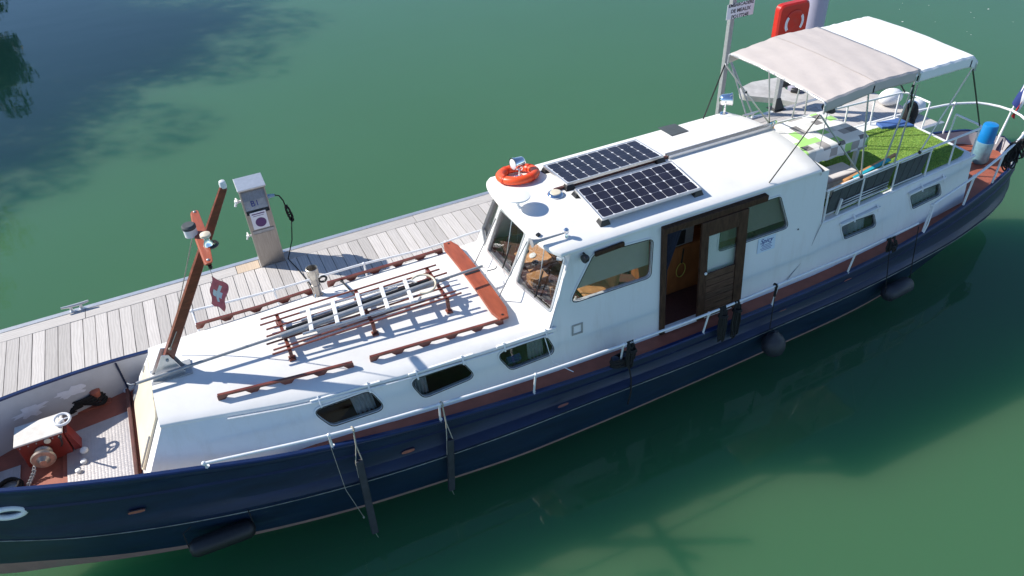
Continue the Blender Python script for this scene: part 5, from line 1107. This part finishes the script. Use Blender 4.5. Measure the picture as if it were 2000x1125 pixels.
mb = MB(); mb.box(11.25, 11.75, 7.55, 8.1, SZ, SZ+.42); tag(obj('stern_locker', mb, M['wall'], bevel=.02), 'white locker box on the stern deck behind the sun deck', 'locker')
# ensign on its staff
ens = thing('national_ensign', 'blue, white and red national flag hanging on a staff at the stern', 'flag', (12.9, CY+.05, 1.2))
sa, sb2 = V((12.84, CY+.03, 1.22)), V((13.10, CY+.05, 2.32))
mb = MB(); mb.tube([sa, sb2], .014, 8); obj('staff', mb, M['white2'], ens, smooth=50)
def ept(a, b):
    p = sa.lerp(sb2, .98-.45*b); return p+V((-.10, -.30, -.60)).normalized()*(.34*a)*(1-.2*b)+V((.03*math.sin(9*a+4*b), .05*math.sin(7*a+2*b), 0))
for k, mt in enumerate(('flagb', 'flagw', 'flagr')):
    mb = MB(); mb.grid([[ept((k+i/6)/3, j/10) for j in range(11)] for i in range(7)]); obj('stripe', mb, M[mt], ens, smooth=60)
# black rope hanks and stern fender
def hank(name, lab, top, n, length, spread, seed, hang=True, r=.012):
    rg = random.Random(seed); mb = MB(); top = V(top)
    for k in range(n):
        dx = rg.uniform(-spread, spread); l = length*rg.uniform(.75, 1.05); w_ = rg.uniform(.018, .045); yo = rg.uniform(-.05, -.015)
        pts = [top+V((dx-w_*.3, .018, -.02)), top+V((dx, 0, .028)), top+V((dx-w_*.5, yo, -.05)), top+V((dx-w_, yo-.01, -l*.6)), top+V((dx-w_*.4, yo-.012, -l)), top+V((dx+w_*.7, yo-.01, -l*.96)), top+V((dx+w_, yo-.008, -l*.5)), top+V((dx+w_*.3, yo+.01, -.03))]
        # smooth by subdividing
        sp_ = []
        for i in range(len(pts)-1):
            for q in (0, .5): sp_.append(pts[i].lerp(pts[i+1], q))
        sp_.append(pts[-1]); mb.tube(sp_, r, 6)
    for q in (0, 1): mb.torus(top+V((0, -.035, -.10-.02*q)), (.1, .2, 1), .05+.01*q, r, 14, 6)
    return tag(obj(name, mb, M['rope'], smooth=60), lab, 'rope')
hank('rope_hank', 'black rope hank on the guard rail below the square hull vent, forward of the door', rp_near := V((4.22, CY-hr(4.22), zr(4.22))), 7, .38, .05, 1)
hank('rope_hank', 'forward one of two black rope hanks on the rail below the sliding door', V((5.66, CY-hr(5.66), zr(5.66))), 8, .55, .045, 2)
hank('rope_hank', 'aft one of two black rope hanks on the rail below the sliding door', V((5.90, CY-hr(5.9), zr(5.9))), 8, .62, .045, 3)
hank('rope_hank', 'small black lashing on the rail holding the long black fender aft', V((8.75, CY-hr(8.07)-.005, 1.285)), 5, .22, .07, 4)
mb = MB(); rg = random.Random(9); cpt_ = sp(12.05, -1)+V((0, -.02, -.02))
for k in range(20):
    l = rg.uniform(.28, .52); w_ = rg.uniform(.05, .13); dx = rg.uniform(-.16, .16); yo = rg.uniform(-.09, .07); tw = rg.uniform(-.08, .08)
    mb.tube([cpt_+V((dx+w_*math.cos(a)+tw*math.sin(a)+.012*math.sin(3*a+k), yo*(1-math.sin(a))*.5+.02*math.cos(2*a+k), .03-l*.5*(1-math.sin(a)))) for a in np.linspace(0, 2*math.pi, 20, endpoint=False)], .0125, 6, closed=True)
tag(obj('rope_coil', mb, M['rope'], smooth=60), 'large tangled black rope coil hung on the stern rail', 'rope')
# knot of rope and small bollard amidships
mb = MB(); bp0 = V((4.05, CY-hbT(4.05)+.03, zT(4.05))); mb.lathe(bp0, (0, 0, 1), [(.05, 0), (.045, .10), (.055, .12), (.03, .14)], 12); mb.lathe(bp0+V((.16, 0, 0)), (0, 0, 1), [(.05, 0), (.045, .10), (.055, .12), (.03, .14)], 12); sb3 = obj('side_bollard', mb, M['blue'], barge, smooth=40)
mb = MB(); rg = random.Random(5)
for k in range(7): mb.tube([bp0+V((.08+.15*math.cos(a)+rg.uniform(-.01, .01), -.02+.07*math.sin(a)+rg.uniform(-.01, .01), .02+.018*k+.012*math.sin(2*a+k))) for a in np.linspace(0, 2*math.pi, 18, endpoint=False)], .013, 6, closed=True)
mb.tube([bp0+V((.14, -.10, .05)), bp0+V((.16, -.16, -.18)), bp0+V((.15, -.19, -.40)), bp0+V((.12, -.18, -.62))], .011, 6)
tag(obj('mooring_knot', mb, M['rope'], smooth=60), 'black rope knot on the hull edge below the forward rope hank, one end dangling', 'rope')

# ------------------------------------------------------------------ fenders
def flatfender(label, top, bot, railp, w_, th):
    top, bot = V(top), V(bot); t = thing('plank_fender', label, 'fender', bot); d = (bot-top).normalized(); sx = V((1, 0, .0)); sx = (sx-d*sx.dot(d)).normalized(); sy = d.cross(sx)
    mb = MB(); mb.obox((top+bot)/2, (bot-top)/2, sx*w_/2, sy*th/2); obj('rubber_block', mb, M['fender'], t, bevel=.012)
    mb = MB(); k_ = V(railp).lerp(top, .5); mb.tube([V(railp)+V((0, -.02, 0)), k_], .009, 6); mb.tube([k_, top+sx*w_*.45+d*.02], .006, 6); mb.tube([k_, top-sx*w_*.48+d*.02, top-sx*w_*.5+d*.22], .006, 6)
    mb.torus(V(railp), (1, .3, 0), .03, .009, 12, 6); obj('lanyard', mb, M['rope2'], t, smooth=50)
    mb = MB(); mb.tube([bot, bot+V((.02, -.01, -.10))], .004, 5); obj('tail_cord', mb, M['rope2'], t)
rl = V((.62, CY-hr(.62), zr(.62)))
flatfender('longer black plank fender hanging from the rail with pale rope, its end in the water', Y(701, 899, 6.02), Z(733, 1040, .01), rl, .085, .06)
rl2 = V((1.66, CY-hr(1.66), zr(1.66)))
flatfender('shorter black plank fender hanging straight down against the hull', Y(879, 858, 5.97), Y(882, 956, 5.86), rl2, .085, .06)
bf = thing('ball_fender', 'round black ball fender hanging amidships on a black cord', 'fender', (6.46, 5.80, .2))
bc = Y(1511, 672, 5.80); mb = MB(); mb.lathe(bc-V((0, 0, .20)), (0, 0, 1), [(.02, 0), (.09, .03), (.15, .10), (.168, .18), (.16, .25), (.11, .34), (.05, .39), (.03, .44)], 20); obj('buoy', mb, M['fender'], bf, smooth=60)
mb = MB(); mb.tube([bc+V((0, 0, .23)), V((bc.x-.01, 5.92, .60)), V((6.58, CY-hr(6.58)-.018, zr(6.58)))], .007, 6); mb.torus(V((6.58, CY-hr(6.58), zr(6.58))), (1, 0, 0), .03, .014, 12, 6); mb.tube([V((6.58, CY-hr(6.58)-.02, zr(6.58))), V((6.57, CY-hr(6.58)-.03, zr(6.58)-.16))], .018, 6); obj('cord', mb, M['rope'], bf, smooth=50)
def cylf(label, c, l, r, rail):
    t = thing('cylinder_fender', label, 'fender', V(c)-V((0, 0, r))); mb = MB(); c = V(c); x = V((1, -.03 if c.x < 0 else .08, 0)).normalized()
    mb.lathe(c-x*l/2, x, [(.02, 0), (r*.7, .02), (r, .07), (r*1.02, l/2), (r, l-.07), (r*.7, l-.02), (.02, l)], 18); obj('tube', mb, M['black'] if c.x < 0 else M['fender'], t, smooth=50)
    for s in (-1, 1):
        mb = MB(); e = c+x*s*(l/2-.01); mb.tube([e, e+V((0, .05, .25)), V(rail)+V((.28*s, 0, 0))], .007, 6); obj('cord', mb, M['rope'], t, smooth=50)
cylf('black cylinder fender slung level under the aft side deck', (9.08, 5.96, .30), .58, .125, (9.05, 6.12, 1.28))
cylf('long black cylinder fender slung level low on the bow side', (-1.08, 6.21, .36), .74, .11, (-1.06, CY-hbK(-1.06)-.02, .64))
mb = MB(); mb.tube([V((.335, CY-hr(.335)-.02, zr(.335)-.03)), V((.36, 6.00, .62)), V((.47, 5.92, .12))], .0035, 5); mb.ball(V((.47, 5.92, .11)), .014, 8, 6); tag(obj('thin_cord', mb, M['rope2'], smooth=50), 'thin pale cord dangling from the rail beside the longer plank fender', 'cord')
mb = MB(); p_ = V((9.75, CY-hbT(9.75)-.01, .98)); q_ = sp(9.75, -1); mb.tube([q_+V((0, -.02, .05)), q_.lerp(p_, .4)+V((-.03, -.03, 0)), q_.lerp(p_, .7)+V((-.06, -.03, 0)), p_+V((-.10, -.02, .02))], .011, 8); tag(obj('twisted_white_rope', mb, M['white2'], smooth=50), 'thick white twisted rope tied to the aft rail stanchion', 'rope')
mb = MB(); a_ = WW.px(1607, 432, .02); mb.tube([a_, V((7.45, 6.40, 1.22)), V((7.05, 6.33, .92))], .006, 6); tag(obj('grey_cable', mb, M['galv'], smooth=50), 'thin grey cable hanging down the side wall below the sun deck corner', 'cable')
mb = MB(); a_ = ontop(1066, 640, .0); mb.tube([onroof(1098, 452, .012), V((3.55, CY-1.02, 2.40)), V((3.30, CY-1.11, 1.62)), WF.at(3.18, 1.5, .03), WF.at(3.25, 1.1, .05), V((3.5, 6.2, .90))], .006, 6); tag(obj('white_cable', mb, M['white2'], smooth=50), 'thin white cable running from the roof down past the third cabin window', 'cable')

# ------------------------------------------------------------------ on the pontoon
pd = thing('service_pedestal', 'stainless steel power and water pedestal standing on the pontoon', 'pedestal', (.56, 11.29, DZ))
PX0, PX1, PY0, PY1, PZ = .36, .755, 11.125, 11.44, 1.95
mb = MB(); mb.box(PX0, PX1, PY0, PY1, DZ, 1.50); mb.box(PX0, PX0+.02, PY0, PY1, 1.50, PZ-.001); mb.box(PX1-.02, PX1, PY0, PY1, 1.50, PZ-.001); mb.box(PX0+.02, PX1-.02, PY0+.10, PY1, 1.50, PZ-.001); body = obj('body', mb, M['steel'], pd)
mb = MB(); mb.prism([(PX0-.02, PY0-.03, PZ), (PX1+.02, PY0-.03, PZ), (PX1+.02, PY1+.03, PZ+.03), (PX0-.02, PY1+.03, PZ+.03)], (0, 0, .025)); obj('lid', mb, M['alu'], pd, bevel=.005)
mb = MB(); mb.prism([(PX0+.02, PY0+.09, 1.86), (PX1-.02, PY0+.09, 1.86), (PX1-.02, PY0+.02, 1.74), (PX0+.02, PY0+.02, 1.74)], (0, .008, 0)); obj('hood', mb, M['steel'], pd)
mb = MB(); mb.prism([(PX0+.02, PY0+.095, 1.73), (PX1-.02, PY0+.095, 1.73), (PX1-.02, PY0+.03, 1.56), (PX0+.02, PY0+.03, 1.56)], (0, .008, 0)); sp2 = obj('socket_plate', mb, M['galv'], pd)
text('B1', .13, V(((PX0+PX1)/2-.01, PY0+.052, 1.655)), (1, 0, 0), (0, .065, .17), M['inkblue'], pd, shear=0)
mb = MB(); mb.obox((.545, PY0-.004, 1.38), (.125, 0, 0), (0, .003, 0), (0, 0, .155)); nt_ = obj('notice', mb, M['sticker'], pd)
mb = MB(); mb.lathe((.555, PY0-.008, 1.34), (0, -1, 0), [(.085, 0), (.083, .001)], 26); obj('printed_disc', mb, M['purple'], nt_)
for k, wd in enumerate((.20, .17)):
    mb = MB(); mb.obox((.545, PY0-.008, 1.50-.035*k), (wd/2, 0, 0), (0, .0006, 0), (0, 0, .009 if k == 0 else .004)); obj('print_line', mb, M['purple'], nt_)
mb = MB(); mb.box(PX0+.03, PX1-.03, PY0-.012, PY0-.001, 1.15, 1.20); obj('ledge', mb, M['galv'], pd)
mb = MB(); mb.box(PX0+.04, PX1-.04, PY0-.006, PY0-.001, .72, 1.14); obj('access_panel', mb, M['steel'], pd, bevel=.003)
for z, s in ((1.70, 1.3), (1.05, 1)):
    mb = MB(); mb.tube([V((PX0, 11.28, z)), V((PX0-.06*s, 11.28, z)), V((PX0-.08*s, 11.27, z-.05*s))], .016*s, 8); mb.tube([V((PX0-.05*s, 11.22, z+.03)), V((PX0-.05*s, 11.34, z+.03))], .012*s, 6); mb.ball((PX0-.05*s, 11.28, z+.01), .03*s, 10, 6); obj('tap', mb, M['whiteplastic'], pd, smooth=50)
pg = thing('shore_power_cable', 'black shore power cable plugged into the pedestal side and coiled up', 'cable', (.95, 11.3, .9))
mb = MB(); mb.lathe((PX1, 11.28, 1.66), (1, 0, -.05), [(.035, 0), (.035, .05), (.028, .06), (.026, .12)], 12); obj('plug', mb, mat('plug_blue', (.25, .38, .5), .4), pg, smooth=40)
mb = MB(); mb.tube([V((PX1+.12, 11.28, 1.655)), V((PX1+.19, 11.28, 1.62)), V((PX1+.23, 11.27, 1.52)), V((PX1+.24, 11.27, 1.40))], .011, 6)
rg = random.Random(3)
for k in range(9): mb.tube([V((PX1+.25+.028*math.cos(a)+rg.uniform(-.012, .012)+.04*(.5-.5*math.sin(a)), 11.27+.03*math.sin(a*2+k)+rg.uniform(-.02, .02), 1.27+.15*math.sin(a))) for a in np.linspace(0, 2*math.pi, 16, endpoint=False)], .010, 6, closed=True)
mb.torus(V((PX1+.27, 11.27, 1.27)), (.2, 0, 1), .04, .012, 12, 6); obj('cable_bundle', mb, M['rope'], pg, smooth=50)
mb = MB(); mb.tube([V((PX1+.28, 11.27, 1.14)), V((PX1+.20, 11.22, .8)), V((PX1+.05, 11.12, DZ+.02)), V((PX1+.12, 10.8, DZ+.015)), V((PX1+.20, 10.3, DZ+.015)), V((PX1+.25, 9.6, DZ+.015)), V((PX1+.3, 9.2, DZ+.05))], .009, 6); obj('lead', mb, M['rope'], pg, smooth=50)
def cleat(label, x, y, rot=0):
    t = thing('dock_cleat', label, 'cleat', (x, y, DZ+.012)); ca_, sa_ = math.cos(rot), math.sin(rot); R2 = lambda a, b, c: V((x+a*ca_-b*sa_, y+a*sa_+b*ca_, DZ+c))
    mb = MB(); mb.tube([R2(-.20, 0, .115), R2(-.12, 0, .105), R2(0, 0, .10), R2(.12, 0, .105), R2(.20, 0, .115)], [.016, .022, .026, .022, .016], 10); obj('horn_bar', mb, M['alu'], t, smooth=60)
    for s in (-1, 1):
        mb = MB(); mb.lathe(R2(.07*s, 0, .004), (0, 0, 1), [(.045, 0), (.028, .02), (.022, .09)], 12); obj('leg', mb, M['alu'], t, smooth=50)
    return t
cleat('aluminium mooring cleat on the pontoon edge, alone near the bow', -2.46, 11.41)
cleat('aluminium mooring cleat on the pontoon edge behind the wheelhouse roof', 10.65, 11.41)
# sign post
def upright(u, v, z=DZ): return Z(u, v, z)
pb_ = V((10.30, 12.0, -.2)); sgn_ = thing('sign_post', 'square grey post carrying a white landing stage sign above the awning', 'sign post', (10.30, 12.0, 0))
mb = MB(); mb.box(10.25, 10.35, 11.95, 12.05, -.3, 3.2); obj('post', mb, M['galv'], sgn_, bevel=.008)
sgp = [Y(u, v, 11.94) for u, v in ((1421, 10), (1474, -2), (1471, 27), (1418, 40))]
sxd = V((1, 0, 0)); cen = sum(sgp, V((0, 0, 0)))/4; sw = ((sgp[1]-sgp[0]).length+(sgp[2]-sgp[3]).length)/2; shh = ((sgp[0]-sgp[3]).length+(sgp[1]-sgp[2]).length)/2
mb = MB(); mb.obox((cen.x, 11.938, cen.z), (sw/2, 0, 0), (0, .004, 0), (0, 0, shh/2)); obj('sign_board', mb, M['sticker'], sgn_, bevel=.003)
for k, tx in enumerate(('EMBARCADERE', 'DE MEAUX', 'PO17724E')): text(tx, .090 if k == 0 else .098, V((cen.x, 11.932, cen.z+.115-.115*k)), (1, 0, 0), (0, 0, 1), M['ink'], sgn_, bold=.0022)
for xo in (.30, .46):
    mb = MB(); mb.tube([V((10.33, 11.96, 1.75)), V((10.33+xo, 11.5, DZ+.02))], .018, 6); obj('brace', mb, M['galv'], sgn_, smooth=50)
mb = MB(); mb.box(10.2, 10.4, 11.46, 12.06, .22, .34); obj('bracket', mb, M['galv'], sgn_)
# lifebuoy cabinet
lc0 = V((11.46, 11.52, DZ)); lcab = thing('lifebuoy_cabinet', 'red plastic lifebuoy cabinet with white arcs on a dark post beside the pile', 'lifebuoy cabinet', lc0)
mb = MB(); mb.box(11.36, 11.46, 11.46, 11.56, DZ, 2.75); obj('post', mb, M['galv'], lcab, bevel=.006)
mb = MB(); mb.prism([(11.28, 11.38, DZ+.005), (11.54, 11.38, DZ+.005), (11.46, 11.45, DZ+.25), (11.36, 11.45, DZ+.25)], (0, .02, 0)); mb.box(11.26, 11.56, 11.34, 11.62, DZ+.005, DZ+.02); obj('foot_plate', mb, M['blackplastic'], lcab)
cq = [Y(u, v, 11.36) for u, v in ((1514, 14), (1585, -2), (1578, 68), (1505, 86))]; cc = sum(cq, V((0, 0, 0)))/4; hw_ = .375
tlt = .12
def cpt2(a, b, o): return V((cc.x+a, 11.36-o+b*tlt*.0, cc.z+b))
sq = roundpoly([(-hw_, -hw_), (hw_, -hw_), (hw_, hw_), (-hw_, hw_)], .13, 6)
mb = MB(); k = len(sq); l0 = [cpt2(a, b, -.09) for a, b in sq]; l1 = [cpt2(a, b, .02) for a, b in sq]; l2 = [cpt2(a*.93, b*.93, .055) for a, b in sq]; l3 = [cpt2(a*.80, b*.80, .06) for a, b in sq]
mb.add(l0+l1+l2+l3, [tuple(range(k))]+[(r_*k+i, r_*k+(i+1) % k, (r_+1)*k+(i+1) % k, (r_+1)*k+i) for r_ in range(3) for i in range(k)]+[tuple(range(3*k, 4*k))]); cs = obj('case', mb, M['redplastic'], lcab, smooth=30)
mb = MB(); mb.lathe(cpt2(0, 0, .055), (0, -1, 0), [(.25, 0), (.24, .022), (.20, .03), (.14, .02), (.05, .024), (.02, .03)], 30); obj('embossed_disc', mb, M['redplastic'], cs, smooth=40)
for s in (0, math.pi):
    mb = MB(); aa = np.linspace(s-.65, s+.65, 10); o_ = [cpt2(.235*math.cos(a), .235*math.sin(a), .083) for a in aa]; i__ = [cpt2(.175*math.cos(a), .175*math.sin(a), .086) for a in aa]; mb.grid([o_, i__]); obj('reflective_arc', mb, M['sticker'], cs)
bgm = Y(1505, 160, 11.45); mb = MB(); mb.box(11.47, 11.85, 11.50, 11.62, .95, 1.35); tag(obj('post_box', mb, M['blackplastic'], bevel=.01), 'black box fixed behind the lifebuoy cabinet post', 'box')
# pile and its guide
plc = V((12.62, 12.12, 0)); pil = tag(obj('mooring_pile', MB().lathe((12.62, 12.12, -5), (0, 0, 1), [(.25, 0), (.25, 12.0), (.24, 12.02), (.04, 12.15)], 40), M['pile'], smooth=40), 'thick grey steel mooring pile rising behind the red lifebuoy cabinet', 'pile')
pgd = thing('pile_guide', 'pale steel pile guide collar bolted to the outer pontoon edge', 'pile guide', (12.5, 12.0, .3))
op = [(12.25-.9, 12.75), (12.25-.5, 12.90), (13.2, 12.65), (13.35, 12.3), (13.2, 11.47), (12.0, 11.47), (11.6, 12.1), (11.2, 12.45)]
op = [(11.45, 12.75), (11.9, 12.88), (13.1, 12.7), (13.3, 12.3), (13.2, 11.475), (12.05, 11.475), (11.75, 11.95), (11.25, 12.45)]
mb = MB(); o_ = roundpoly(op, .15, 4); n_ = len(o_); cxy = [(12.62+.33*math.cos(2*math.pi*i/n_+.3), 12.12+.33*math.sin(2*math.pi*i/n_+.3)) for i in range(n_)]
pl2 = [[V((a, b, 0)) for a, b in o_], [V((a, b, 0)) for a, b in cxy]]; tri = tessellate_polygon(pl2); ptz = [p for l in pl2 for p in l]
for zz in (.36, .48): mb.add([V((p.x, p.y, zz)) for p in ptz], [tuple(t) for t in tri])
mb.add([V((a, b, zz)) for zz in (.36, .48) for a, b in o_], [(i, (i+1) % n_, n_+(i+1) % n_, n_+i) for i in range(n_)]); obj('collar_plate', mb, mat('pale_steel_plate', (.55, .53, .50), .55, .2, var=.15, scale=6, dirt=.3), pgd, fix=False)
for a in (.6, 2.2, 3.7, 5.3):
    mb = MB(); c_ = V((12.62+.33*math.cos(a), 12.12+.33*math.sin(a), .52)); mb.lathe(c_-V((.09*math.sin(a), -.09*math.cos(a), 0)), V((math.sin(a), -math.cos(a), 0))*1.0, [(.05, 0), (.06, .02), (.06, .16), (.05, .18)], 12); obj('roller', mb, M['blackplastic'], pgd, smooth=40)
# white sacks and a rounded box at the pontoon end
for k, (u, v, r_) in enumerate(((1736, 197, .22), (1782, 216, .20))):
    p_ = Z(u, v+6, DZ); mb = MB(); mb.ball(V((p_.x, p_.y, DZ+.16)), r_, 14, 9, 1.3, .9, .8)
    tag(obj('white_bundle', mb, M['canvas'], smooth=80), ['rounded white bundle lying on the pontoon end behind the railing', 'smaller rounded white bundle at the very end of the pontoon'][k], 'bundle')

# ------------------------------------------------------------------ far bank and trees (above the frame: they shade and mirror in the water)
mb = MB(); rows = []
for j, (dy, z) in enumerate(((0, -.8), (1.2, .25), (4, 1.0), (14, 1.8), (90, 2.5))):
    rows.append([(x, 38.5+max(0, (-6-x))*-.62+1.5*math.sin(x*.13)+dy, z+.15*math.sin(x*.7+j)) for x in np.linspace(-60, 140, 80)])
mb.grid(rows); struct(obj('river_bank', mb, mat('bank_grass', (.06, .09, .025), .9, var=.4, scale=1.5, bump=.5, bscale=6), smooth=60))
LEAF = mat('tree_leaves', (.05, .10, .022), .6, var=.5, scale=.9); BARK = mat('bark', (.09, .065, .045), .9, var=.3, scale=8, bump=.6, bscale=14)
def tree(label, x, y, h, rx_, seed, low=.22):
    rg = random.Random(seed); t = thing('bank_tree', label, 'tree', (x, y, .6), 'trees on the far bank')
    mb = MB(); top = V((x+rg.uniform(-.4, .4), y, h*.8)); pts = [V((x, y, .3)).lerp(top, q)+V((.18*math.sin(q*5+seed), .15*math.cos(q*4), 0)) for q in np.linspace(0, 1, 8)]
    mb.tube(pts, [.035*h*(1-.85*q)*.6+.02 for q in np.linspace(0, 1, 8)], 8); cl = []
    for k in range(18):
        q = rg.uniform(low, 1); p0_ = pts[min(7, int(q*7))]; a = rg.uniform(0, 6.28); l = rx_*rg.uniform(.45, 1.0)*math.sin(math.pi*min(1, .18+.82*(q-low*.6)))**.6
        p1_ = p0_+V((math.cos(a)*l, math.sin(a)*l, l*rg.uniform(.05, .55))); mb.tube([p0_, p0_.lerp(p1_, .5)+V((0, 0, .1)), p1_], [.05, .035, .012], 5); cl += [(p1_, rx_*.36), (p0_.lerp(p1_, .6), rx_*.33)]
    cl.append((top+V((0, 0, .2*rx_)), rx_*.42))
    obj('trunk', mb, BARK, t, smooth=60); mb = MB()
    for c, r in cl:
        for k in range(int(230*max(.6, r))):
            d = V((rg.gauss(0, 1), rg.gauss(0, 1), rg.gauss(0, 1)*.8)); d = d.normalized()*r*rg.uniform(.35, 1.12)**.6; p = c+d; s = rg.uniform(.07, .16)
            e1 = V((rg.gauss(0, 1), rg.gauss(0, 1), rg.gauss(0, 1))).normalized(); e2 = e1.orthogonal().normalized()
            n_ = len(mb.v); mb.v += [tuple(p-e1*s), tuple(p+e2*s*.5), tuple(p+e1*s), tuple(p-e2*s*.5)]; mb.f.append((n_, n_+1, n_+2, n_+3))
    obj('crown', mb, LEAF, t, fix=False); return t
spots = ((-13.6, 35.2, 16.5, 3.6, 'broad leafy tree mirrored at the corner, largest of the bank group'), (-11.6, 38.8, 17.5, 3.4, 'tall slim leafy tree behind the bank bush'), (-17.5, 32.9, 18, 3.8, 'tall leafy tree second along the bank from the low bush'), (-11.5, 35.9, 12.5, 2.6, 'middle sized leafy tree nearest the low bank bush'),
 (-15.3, 39.5, 20, 3.8, 'tallest leafy tree at the back of the bank group'), (-13.5, 31.5, 12, 2.8, 'leafy tree leaning at the front of the bank group'), (-16.5, 28.6, 13.5, 3.2, 'leafy tree at the near end of the bank group'), (-6.7, 37.4, 6.2, 1.6, 'low dark bush overhanging the water, mirrored in the corner'), (-8.9, 36.6, 7.0, 1.7, 'second dark bush beside the overhanging one on the bank'))
for i, (x, y, h, r, lab) in enumerate(spots): tree(lab, x, y, h, r, 20+i, .12 if h < 8 else .25)
# flecks of foam drifting on the river
rg = random.Random(7); mb = MB()
for k in range(16):
    u, v = rg.uniform(1640, 2000), rg.uniform(0, 120)
    p = Z(u, v, .004); s = rg.choice((.012, .015, .02, .028)); n0 = len(mb.v); m_ = rg.randint(5, 7)
    mb.poly([p+V((s*rg.uniform(.5, 1)*math.cos(2*math.pi*i/m_)*1.4, s*rg.uniform(.5, 1)*math.sin(2*math.pi*i/m_), 0)) for i in range(m_)])
fo = obj('foam_flecks', mb, M['canvas'], fix=False); fo['kind'] = 'stuff'; fo['label'] = 'small white foam flecks drifting on the river beyond the stern'; fo['category'] = 'foam'
